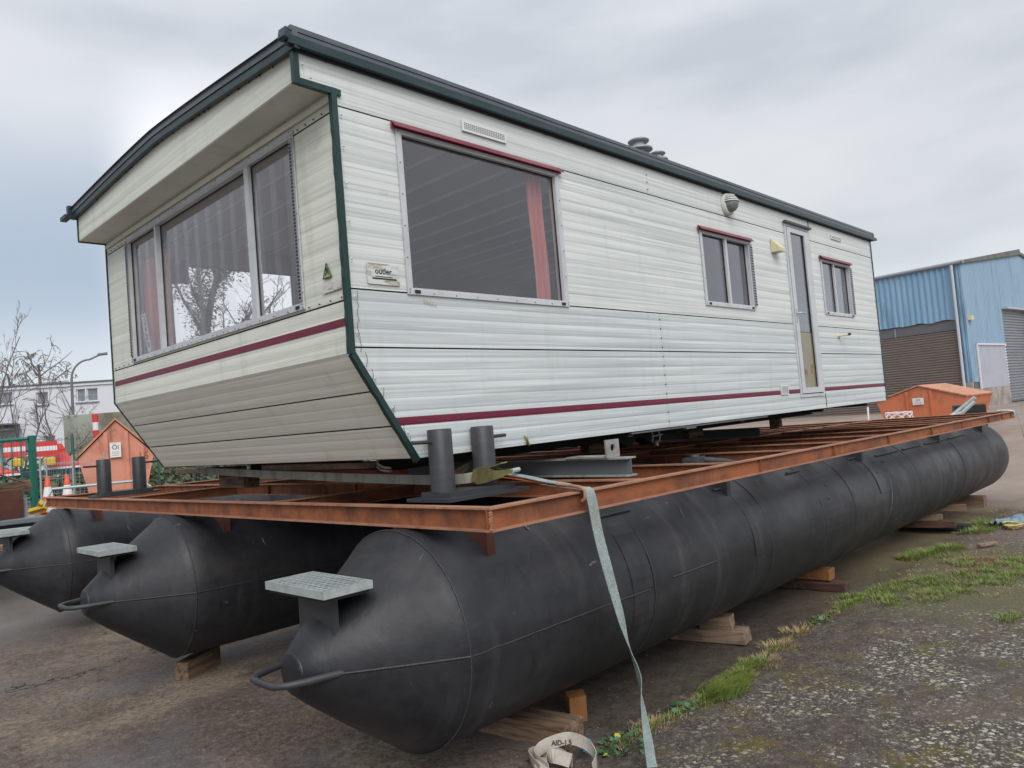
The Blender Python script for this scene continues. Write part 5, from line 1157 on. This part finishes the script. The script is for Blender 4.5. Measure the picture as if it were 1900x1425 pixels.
b = MB(MWG); b.box((9.2, .6, .0), (9.5, 6.1, .5)); b.box((GH - .02, 5.9, .0), (10.2, 6.0, .35)); b.build('door_surround', M['pale_panel'], WH)
b = MB(MWG); b.box((10, .3, -.1), (18.8, 6.0, 0)); b.build('gable_wall', M['blue_gable'], WH)
b = MB(MWG)
for s_ in (0, 1):
    h0_, h1_ = (0, 9.4) if s_ == 0 else (9.4, 18.8); b.add([(h0_ - (.25 if not s_ else 0), apex(h0_) - .02 - .02, .15), (h1_ + (.25 if s_ else 0), apex(h1_) - .04, .15), (h1_, apex(h1_) + .30, .15), (h0_ - (.25 if not s_ else 0), apex(h0_) + .12, .15), (h0_, apex(h0_) - .04, -.1), (h1_, apex(h1_) - .04, -.1), (h1_, apex(h1_) + .30, -.1), (h0_, apex(h0_) + .12, -.1)], [(0, 1, 2, 3), (3, 2, 6, 7), (0, 4, 5, 1), (4, 7, 6, 5), (0, 3, 7, 4), (1, 5, 6, 2)])
b.build('verge_board', mat('mossy_verge', (.16, .16, .15), .8, lay=(((.07, .08, .05), 1.5, .5, .7, .8),)), WH)
b = MB(MWG); b.add([(0, 8.2, -.1), (9.4, 9.55, -.1), (9.4, 9.55, -40), (0, 8.2, -40), (18.8, 8.2, -.1), (18.8, 8.2, -40)], [(0, 1, 2, 3), (1, 4, 5, 2)]); b.build('roof', M['roofm'], WH)
b = MB(MWG); b.obox((.28, 5.25, .12), (.35, .22, .22)); b.build('alarm_box', M['cream'], WH)

# ------------------------------------------------------------------ white building at the left
WB = thing('white_building', 'long flat-roofed white rendered building behind bare birches, far left', 'building', (8.2, 41.9, .5))
uu = Vector((.83, -.557, 0)).normalized(); nn_ = Vector((uu.y, -uu.x, 0))
MW = Matrix(((uu.x, 0, nn_.x, 8.2), (uu.y, 0, nn_.y, 41.9), (0, 1, 0, 0), (0, 0, 0, 1)))
wins = [(1.49, 2.02, 4.42, 5.02), (3.26, 3.66, 4.42, 5.06), (3.72, 4.22, 4.42, 5.06), (-.35, .48, 4.55, 5.12), (-3.5, -2.3, 4.4, 5.1), (.60, 1.08, 2.0, 2.74), (1.75, 2.25, 2.0, 2.9), (3.4, 4.2, 2.0, 2.9), (-2.6, -1.6, 2, 2.8)]
hh = sorted({-14, 18} | {q for w_ in wins for q in w_[:2]}); vv = sorted({.2, 5.30} | {q for w_ in wins for q in w_[2:]}); b = MB(MW)
for i in range(len(hh) - 1):
    for j in range(len(vv) - 1):
        hc, vc = (hh[i] + hh[i + 1]) / 2, (vv[j] + vv[j + 1]) / 2
        if not any(a < hc < b_ and c < vc < d for a, b_, c, d in wins): b.box((hh[i], vv[j], -.25), (hh[i + 1], vv[j + 1], 0))
b.build('wall', M['render'], WB)
b = MB(MW); b.box((-14, .2, -9), (18, 5.3, -8.8)); b.box((-14, .2, -9), (-13.8, 5.3, -.3)); b.box((17.8, .2, -9), (18, 5.3, -.3)); b.box((-14, 5.28, -9), (18, 5.34, -.01)); b.build('shell', M['render'], WB)
b = MB(MW); b.box((-14.1, 5.345, -.3), (18.1, 5.42, .12)); b.build('roof_edge', M['lintel'], WB)
b = MB(MW); b.box((-14.1, 5.22, .002), (18.1, 5.34, .08)); b.build('fascia', M['render'], WB)
for (a, c, d, e_) in wins:
    b = MB(MW)
    for r in ((a, d, c, d + .04), (a, e_ - .04, c, e_), (a, d + .04, a + .04, e_ - .04), (c - .04, d + .04, c, e_ - .04)): b.box((r[0], r[1], -.14), (r[2], r[3], -.08))
    f = b.build('window', M['white_pl'], WB)
    s = MB(MW); s.box((a + .04, d + .04, -.12), (c - .04, e_ - .04, -.11)); s.build('pane', M['win_far'], f)
    s = MB(MW); s.box((a - .05, d - .06, -.05), (c + .05, d - .005, .08)); s.build('sill', M['alud'], f)
b = MB(MW); b.box((1.6, 5.42, -1.6), (2.35, 5.50, -.9)); b.box((1.68, 5.50, -1.5), (2.28, 5.58, -1.0)); b.box((1.55, 5.58, -1.65), (2.4, 5.63, -.85)); b.build('roof_vent', M['render'], WB)
b = MB(MW); b.box((-2.2, 3.5, 0), (.75, 3.58, 1.3)); b.box((-2.2, 3.25, .1), (.8, 3.33, 1.4)); b.build('canopy', M['lintel'], WB)
b = MB(MW); b.box((-.4, .3, .9), (-.05, 3.25, 1.2)); b.build('canopy_post', M['box_green'], WB)
# pale hall behind the photographer (it stands reflected in the front window)
HL = thing('storage_hall', 'tall pale ribbed hall standing opposite the home, seen mirrored in its front window', 'hall', (-9, 22, 0))
MH = Matrix(((0, 0, 1, -9), (-1, 0, 0, 0), (0, 1, 0, 0), (0, 0, 0, 1)))
corrug('ribbed_wall', MH, -42, -16, .3, 14.5, M['hall'], 1.1, .30, parent=HL)
b = MB(MH); b.box((-42, -.2, -8), (-16, 14.4, -.05)); b.build('hall_body', M['lintel'], HL)

# ------------------------------------------------------------------ trees
def tree(name, x, y, z, h, seed, label, r0=.12, spread=.5, levels=4, ivy=0, droop=0, nb=7, group=None, multi=1, start=.25, tw=.012):
    rnd = random.Random(seed); t = thing(name, label, 'tree', (x, y, z), group); tr_ = MB(); cr = MB(); iv = MB(); ends = []
    def limb(p, d, ln, r, lev, mb_):
        pts = [p]; rs = [r]; k = 5 if lev < 2 else 3; dd = d.copy()
        for i in range(k):
            dd = (dd + Vector((rnd.gauss(0, .13), rnd.gauss(0, .13), rnd.gauss(.03, .08) - (droop * (lev >= 2))))).normalized()
            pts.append(pts[-1] + dd * ln / k); rs.append(r * (1 - .75 * (i + 1) / k) + .001)
        mb_.tube(pts, rs, 6 if lev == 0 else 4 if lev < 3 else 3, False)
        if lev < levels:
            n_ = nb if lev == 0 else rnd.randint(3, 6)
            for _ in range(n_):
                f = rnd.uniform(start if lev == 0 else .2, .98); i = min(int(f * k), k - 1); q = pts[i].lerp(pts[i + 1], f * k - i); a = rnd.random() * 6.283
                side = Vector((math.cos(a), math.sin(a), rnd.uniform(-.1, .5))); nd = (dd * rnd.uniform(.5, 1.0) + side * spread * rnd.uniform(.8, 1.4)).normalized()
                limb(q, nd, ln * rnd.uniform(.32, .60) * (1 - .35 * f), max(r * (1 - .7 * f) * .5, tw * .45 if lev > 1 else tw), lev + 1, cr)
        if lev <= 1: ends.append((pts, rs))
    for k in range(multi): limb(Vector((x + rnd.uniform(-.1, .1) * (multi > 1), y, z - .1)), Vector((rnd.gauss(0, .06 + .16 * (multi > 1)), rnd.gauss(0, .06 + .16 * (multi > 1)), 1)).normalized(), h * rnd.uniform(.85, 1), r0, 0, tr_)
    tr_.build('trunk', M['bark'], t); c = cr.build('crown', M['twig'], t)
    if ivy:
        for pts, rs in ends:
            for _ in range(int(ivy * (4 if pts[0].z < z + .5 else 1))):
                f = rnd.uniform(.05, .8) * (len(pts) - 1); i = int(f); q = pts[i].lerp(pts[i + 1], f - i)
                for _ in range(30):
                    g = q + Vector((rnd.gauss(0, .24), rnd.gauss(0, .24), rnd.gauss(0, .34))); s_ = rnd.uniform(.025, .06); a = rnd.random() * 6.28; d1 = Vector((math.cos(a), math.sin(a), rnd.uniform(-.6, .6))) * s_; d2 = Vector((-math.sin(a), math.cos(a), rnd.uniform(-.8, .8))) * s_
                    iv.add([g - d1, g + d2, g + d1, g - d2], [(0, 1, 2, 3)])
        iv.build('ivy', M['ivy'], t)
    return t
tree('ivy_tree', 12.7, 31.0, .5, 9.8, 5, 'tall bare tree wrapped in ivy, seen through the home front window', .32, .62, 4, ivy=24, nb=13, tw=.02)
tree('bare_tree', 14.9, 30.2, .5, 7.6, 9, 'slender bare tree right of the ivy tree, seen through the home window', .12, .55, 4, nb=9, tw=.015)
tree('bare_tree', 4.45, 26.2, .6, 6.0, 12, 'bare tree at the left edge with twigs reaching into the sky', .04, .32, 4, nb=7, tw=.006, group='bare trees before the white building')
tree('bare_tree', 5.9, 27.5, .6, 3.6, 14, 'small forked bare tree in front of the white building, left of the lone window', .04, .3, 3, multi=4, nb=6, start=.35, tw=.007, group='bare trees before the white building')
tree('birch_tree', 7.35, 29.6, .6, 4.3, 15, 'bare birch between the two upper windows of the white building', .055, .6, 4, droop=.16, nb=9, tw=.006, group='bare trees before the white building')
tree('birch_tree', 8.7, 30.5, .6, 4.5, 16, 'slim bare birch just right of the street lamp', .05, .5, 4, droop=.1, nb=12, tw=.007, group='bare trees before the white building')
tree('weeping_birch', 12.9, 53.6, .6, 8.0, 21, 'drooping bare birch rising behind the white building roof', .25, .55, 4, droop=.42, nb=20, tw=.03, group='birches behind the white building')
tree('weeping_birch', 11.5, 54.5, .6, 6.9, 22, 'smaller drooping birch behind the roof, left of the tallest', .2, .5, 4, droop=.45, nb=12, tw=.03, group='birches behind the white building')
tree('weeping_birch', 14.6, 54, .6, 6.6, 23, 'low drooping birch behind the roof near the street lamp', .2, .55, 4, droop=.35, nb=14, tw=.025, group='birches behind the white building')
tree('weeping_birch', 17.0, 53, .6, 6.9, 24, 'faint birch behind the roof right of the street lamp', .16, .5, 3, droop=.3, nb=12, tw=.02, group='birches behind the white building')
# evergreen hedge below the fence
hb = MB(); rnd = random.Random(3)
for _ in range(9000):
    x = rnd.uniform(3, 15); y = 26.5 + rnd.gauss(0, .5) + .15 * (x - 3); z = .5 + abs(rnd.gauss(0, .65)) * (.75 if x > 7 else .9); s_ = rnd.uniform(.04, .09); a = rnd.random() * 6.28
    hb.add([(x - s_, y, z), (x, y + s_ * math.cos(a), z + s_ * math.sin(a)), (x + s_, y, z), (x, y - s_ * math.cos(a), z - s_ * math.sin(a))], [(0, 1, 2, 3)])
finish_stuff(hb, 'undergrowth', M['ivy'], 'low dark green undergrowth behind the green fence', 'bushes')

# ------------------------------------------------------------------ street lamp
t = thing('street_lamp', 'grey curved-arm street lamp in front of the white building', 'street lamp', (8.3, 31.1, .5))
arm = [(8.3, 31.1, .4), (8.33, 31.1, 4.7)]
for i in range(1, 11):
    a = R(90 * i / 10); arm.append((8.33 + .72 * (1 - math.cos(a)) * .83, 31.1 - .72 * (1 - math.cos(a)) * .25, 4.7 + .75 * math.sin(a)))
arm.append((9.25, 30.85, 5.62))
b = MB(); b.tube(arm[:2], [.065, .045], 10); b.build('pole', M['lamp_steel'], t)
b = MB(); b.tube(arm[1:], [.045] + [.036] * (len(arm) - 2), 8); b.build('arm', M['lamp_steel'], t)
b = MB(); b.obox((9.36, 30.82, 5.65), (.34, .16, .10), (0, -.12, -.2), .03); b.build('lamp_head', M['lamp_steel'], t)

# ------------------------------------------------------------------ fences, cones, barriers (left background)
def mesh_panel(p0, p1, z0, z1, m, label, posts=2, name='mesh_fence', grp='mesh fence panels', pr=.03, step=.06, wr=.0035, hs=6, pm=None, cat='fence'):
    t = thing(name, label, cat, (p0[0], p0[1], z0), grp); P0, P1 = Vector((*p0, 0)), Vector((*p1, 0)); ln = (P1 - P0).length; n = int(ln / step); b = MB()
    for i in range(n + 1): q = P0.lerp(P1, i / n); b.tube([(q.x, q.y, z0), (q.x, q.y, z1)], wr, 3, False)
    for j in range(hs): z = z0 + .05 + (z1 - z0 - .1) * j / (hs - 1); b.tube([(P0.x, P0.y, z), (P1.x, P1.y, z)], wr * 1.3, 3, False)
    stuff(b.build('wire_mesh', m, t))
    for i in range(posts):
        q = P0.lerp(P1, i / max(1, posts - 1)); b = MB(); b.tube([(q.x, q.y, z0 - .1), (q.x, q.y, z1 + .08)], pr, 6); b.build('post', pm or m, t)
    return t
mesh_panel((1.8, 20.6), (4.35, 19.7), .7, 2.30, M['wire'], 'green mesh fence left of the thick gate post', 2)
mesh_panel((4.42, 19.66), (5.9, 19.25), .7, 2.28, M['wire'], 'green mesh fence between gate post and skip', 3)
mesh_panel((6.9, 19.0), (12.5, 18.2), .7, 2.2, M['wire'], 'green mesh fence hidden behind the skip and the home', 3)
b = MB(); b.obox((4.38, 19.6, 1.5), (.12, .12, 1.75), (0, 0, .3), .01); tag(b.build('gate_post', M['fence_green']), 'thick green steel gate post among the fences', 'post')
t = thing('steel_gate', 'green steel gate with horizontal top rail at the left edge', 'gate', (3.0, 19.9, .7))
b = MB(); b.tube([(2.2, 20.05, 2.28), (4.3, 19.6, 2.31)], .04, 8); b.build('rail', M['fence_green'], t); b = MB(); b.tube([(2.2, 20.05, .95), (4.3, 19.6, .95)], .04, 8); b.build('rail', M['fence_green'], t)
for i in range(12): x = 2.3 + .17 * i; b = MB(); b.tube([(x, 20.03 - (x - 2.2) * .214, .95), (x, 20.03 - (x - 2.2) * .214, 2.3)], .014, 6); b.build('bar', M['fence_green'], t)
mesh_panel((3.62, 15.7), (4.55, 15.2), .75, 1.78, M['fence_galv'], 'galvanised temporary fence panel behind the cones', 3, 'temporary_fence', 'galvanised panels behind the cones', .018, .07, .0028, 5)
mesh_panel((4.1, 17.3), (5.2, 17.0), .75, 1.75, M['fence_galv'], 'galvanised panel leaning behind the first one', 2, 'temporary_fence', 'galvanised panels behind the cones', .018, .08, .0028, 4)
def cone(x, y, z, s, label):
    t = thing('traffic_cone', label, 'traffic cone', (x, y, z), 'traffic cones by the skip')
    b = MB(); b.obox((x, y, z + .02), (.42 * s, .42 * s, .04), (0, 0, .4), .01); b.build('base', M['cone_red'], t)
    rad = lambda q: (.135 - .11 * q) * s
    for a, c, m_ in ((0, .2, 'cone_red'), (.2, .37, 'white_pl'), (.37, .55, 'cone_red'), (.55, .77, 'white_pl'), (.77, 1.0, 'cone_red')):
        b = MB(); b.lathe([(rad(a), z + .04 + .71 * s * a), (rad(c), z + .04 + .71 * s * c)] + ([(.0001, z + .04 + .71 * s * c)] if c == 1 else []), 18, 'z', (x, y, 0), cap=False); b.build('cone_body' if m_ == 'cone_red' else 'white_band', M[m_], t)
cone(3.24, 13.65, .80, .98, 'red and white traffic cone nearest the deck corner'); cone(3.58, 13.9, .78, 1.0, 'red and white traffic cone to the right of its pair')
b = MB(); rnd = random.Random(8)
for k in range(9):
    x, y = 3.0 + rnd.random() * .95, 13.2 + rnd.random() * .5; b.obox((x, y, 1.0 + rnd.random() * .12), (.34, .07, .07), (rnd.random(), rnd.random() * .5, rnd.random() * 3), .01)
tag(b.build('barrier_feet', M['yellow']), 'jumble of yellow plastic barrier feet around the cones', 'barrier parts')
b = MB(); b.tube([(3.0, 12.9, 1.12), (3.12, 12.9, 1.36), (4.3, 12.6, 1.36), (4.5, 12.5, 1.15)], .022, 8); tag(b.build('bent_tube', M['fence_galv']), 'bent galvanised tube lying before the cones', 'tube')
b = MB(); b.tube([(2.95, 12.2, 1.05), (2.72, 12.1, .72), (3.1, 12.0, .72), (3.3, 12.1, 1.0)], .02, 8); tag(b.build('tube_frame', M['fence_galv']), 'galvanised tube frame behind the far left pontoon nose', 'tube')
# rack with red water barriers
t = thing('barrier_rack', 'low dark trailer rack carrying the red plastic barriers', 'trailer', (5.6, 23.2, .8))
b = MB(); b.obox((5.6, 23.3, 1.45), (3.6, 1.0, .12), (0, 0, -.25), .01); b.build('bed', M['trailer'], t)
for dx in (-1.3, 1.3):
    b = MB(); b.tube([(5.6 + dx, 23.3 - dx * .25, .75), (5.6 + dx, 23.3 - dx * .25, 1.4)], .05, 6); b.build('leg', M['trailer'], t)
def red_barrier(x, y, z, s, lean, label):
    t = thing('plastic_barrier', label, 'barrier', (x, y, z), 'red plastic barriers on the rack')
    b = MB(Matrix.Translation((x, y, z)) @ Matrix.Rotation(-.25, 4, 'Z')); o_ = lean
    sec = ((-.55, .0, .25), (-.50, .10, .24), (-.22, .20, .20), (-.10, .48, .12), (-.12, .56, .12), (-.08, .72, .10))
    vs = []
    for (hw, z_, d_) in sec:
        h_ = -hw * s; vs += [(o_ * z_ - h_, -d_, z_ * s), (o_ * z_ + h_, -d_, z_ * s), (o_ * z_ + h_, d_, z_ * s), (o_ * z_ - h_, d_, z_ * s)]
    fs = [(0, 1, 2, 3)[::-1], tuple(4 * (len(sec) - 1) + q for q in range(4))]
    for i in range(len(sec) - 1):
        for q in range(4): fs.append((4 * i + q, 4 * i + (q + 1) % 4, 4 * i + 4 + (q + 1) % 4, 4 * i + 4 + q))
    b.add(vs, fs); fix(b.build('body', M['red_pl'], t))
    b = MB(Matrix.Translation((x, y, z)) @ Matrix.Rotation(-.25, 4, 'Z')); b.box((-.56 * s, -.27, -.005), (.56 * s, -.252, .05)); b.build('white_edge', M['white_pl'], t)
red_barrier(5.95, 23.0, 1.52, .95, -.25, 'red plastic barrier in the middle of the rack, leaning left'); red_barrier(6.55, 22.75, 1.52, 1.0, .05, 'upright red plastic barrier nearest the skip'); red_barrier(4.35, 23.3, 1.45, 1.0, -.2, 'red plastic barrier at the left end of the rack')
def board(x, y, z, label):
    t = thing('barrier_board', label, 'barrier board', (x, y, z), 'red and white barrier boards')
    MBd = Matrix.Translation((x, y, z)) @ Matrix.Rotation(-.25, 4, 'Z'); b = MB(MBd); b.box((-.25, -.03, 0), (.25, .03, .40)); b.build('board', M['red_pl'], t)
    b = MB(MBd); b.box((-.24, -.036, .15), (.24, -.031, .27)); b.build('white_band', M['white_pl'], t)
    b = MB(MBd); b.obox((.05, 0, -.14), (.28, .18, .22), (0, 0, 0), .05); b.build('lamp_foot', M['yellow'], t)
board(5.38, 22.6, 1.88, 'red and white striped barrier board right of the green post'); board(4.72, 22.9, 1.92, 'red and white striped barrier board left of the green post')
t = thing('marker_pole', 'tall red and white striped marker pole behind the skip', 'pole', (8.05, 28.3, .6))
for k in range(9): b = MB(); b.tube([(8.25, 28.3, .7 + .28 * k), (8.25, 28.3, .98 + .28 * k)], .095, 10); b.build('band', M['red_pl'] if k % 2 == 0 else M['white_pl'], t)
b = MB(); b.obox((9.9, 31.0, 1.9), (3.2, 2.4, 2.9), (0, 0, -.55), .03); tag(b.build('storage_container', M['box_green']), 'stained pale green container behind the striped pole', 'container')

# scrap pile beyond the third pontoon
def bar_(p0, p1, w_, h_, m, label, name='steel_section', cat='steel section', grp='steel sections in the scrap pile'):
    P0, P1 = Vector(p0), Vector(p1); d = P1 - P0; ln = d.length; b = MB(); b.box((-ln / 2, -w_ / 2, -h_ / 2), (ln / 2, w_ / 2, h_ / 2)); o = b.build(name, m)
    o.data.transform(Matrix.Translation(o.location)); o.location = (P0 + P1) / 2; o.rotation_euler = d.to_track_quat('X', 'Z').to_euler(); tag(o, label, cat, grp)
bar_((.6, 12.4, .98), (3.0, 11.7, 1.03), .30, .05, M['grey_steel'], 'wide grey steel plank on the left scrap pile')
bar_((.5, 11.9, .92), (3.1, 11.3, .90), .12, .10, M['galv'], 'pale galvanised section lowest on the scrap pile')
bar_((.4, 12.9, 1.10), (2.3, 12.6, 1.14), .20, .05, M['galv'], 'pale section on top of the scrap pile')
bar_((.5, 11.4, .74), (2.9, 11.2, .76), .3, .06, M['timber'], 'grey timber under the steel sections', 'timber_plank', 'timber')
bar_((.4, 12.7, .8), (3.0, 12.2, .80), .9, .34, M['trailer'], 'dark stacked sheet bundle in the scrap pile', 'sheet_bundle', 'bundle')
bar_((.7, 13.1, 1.36), (2.85, 12.95, 1.46), .16, .14, M['timber'], 'old wooden beam end jutting over the scrap pile', 'wooden_beam', 'timber')
b = MB(); b.obox((2.35, 12.9, 1.15), (.62, .5, .55), (0, 0, .2), .02); tag(b.build('rusty_tank', M['rust_dark']), 'dark rusty tank under the wooden beam', 'tank')
b = MB(); b.tube([(2.28, 12.7, 1.40), (2.32, 12.7, 1.84)], .065, 10); b.tube([(2.30, 12.7, 1.78), (1.9, 12.8, 1.55)], .035, 8); b.tube([(2.3, 12.7, 1.70), (1.5, 12.9, 1.45)], .03, 8); b.tube([(2.32, 12.7, 1.7), (2.75, 12.8, 1.5)], .015, 6)
tag(b.build('rusty_post', mat('rusty_wood_post', (.13, .07, .05), .85, lay=(((.25, .17, .12), 8, .5, .7, .7),))), 'rusty post with braces standing on the wooden beam', 'post')
b = MB(); b.tube([(2.75, 12.9, .75), (2.75, 12.9, 1.28)], .035, 8); b.obox((2.75, 12.9, .98), (.24, .24, .03)); tag(b.build('prop_post', M['fence_galv']), 'small galvanised prop beside the rusty tank', 'post')
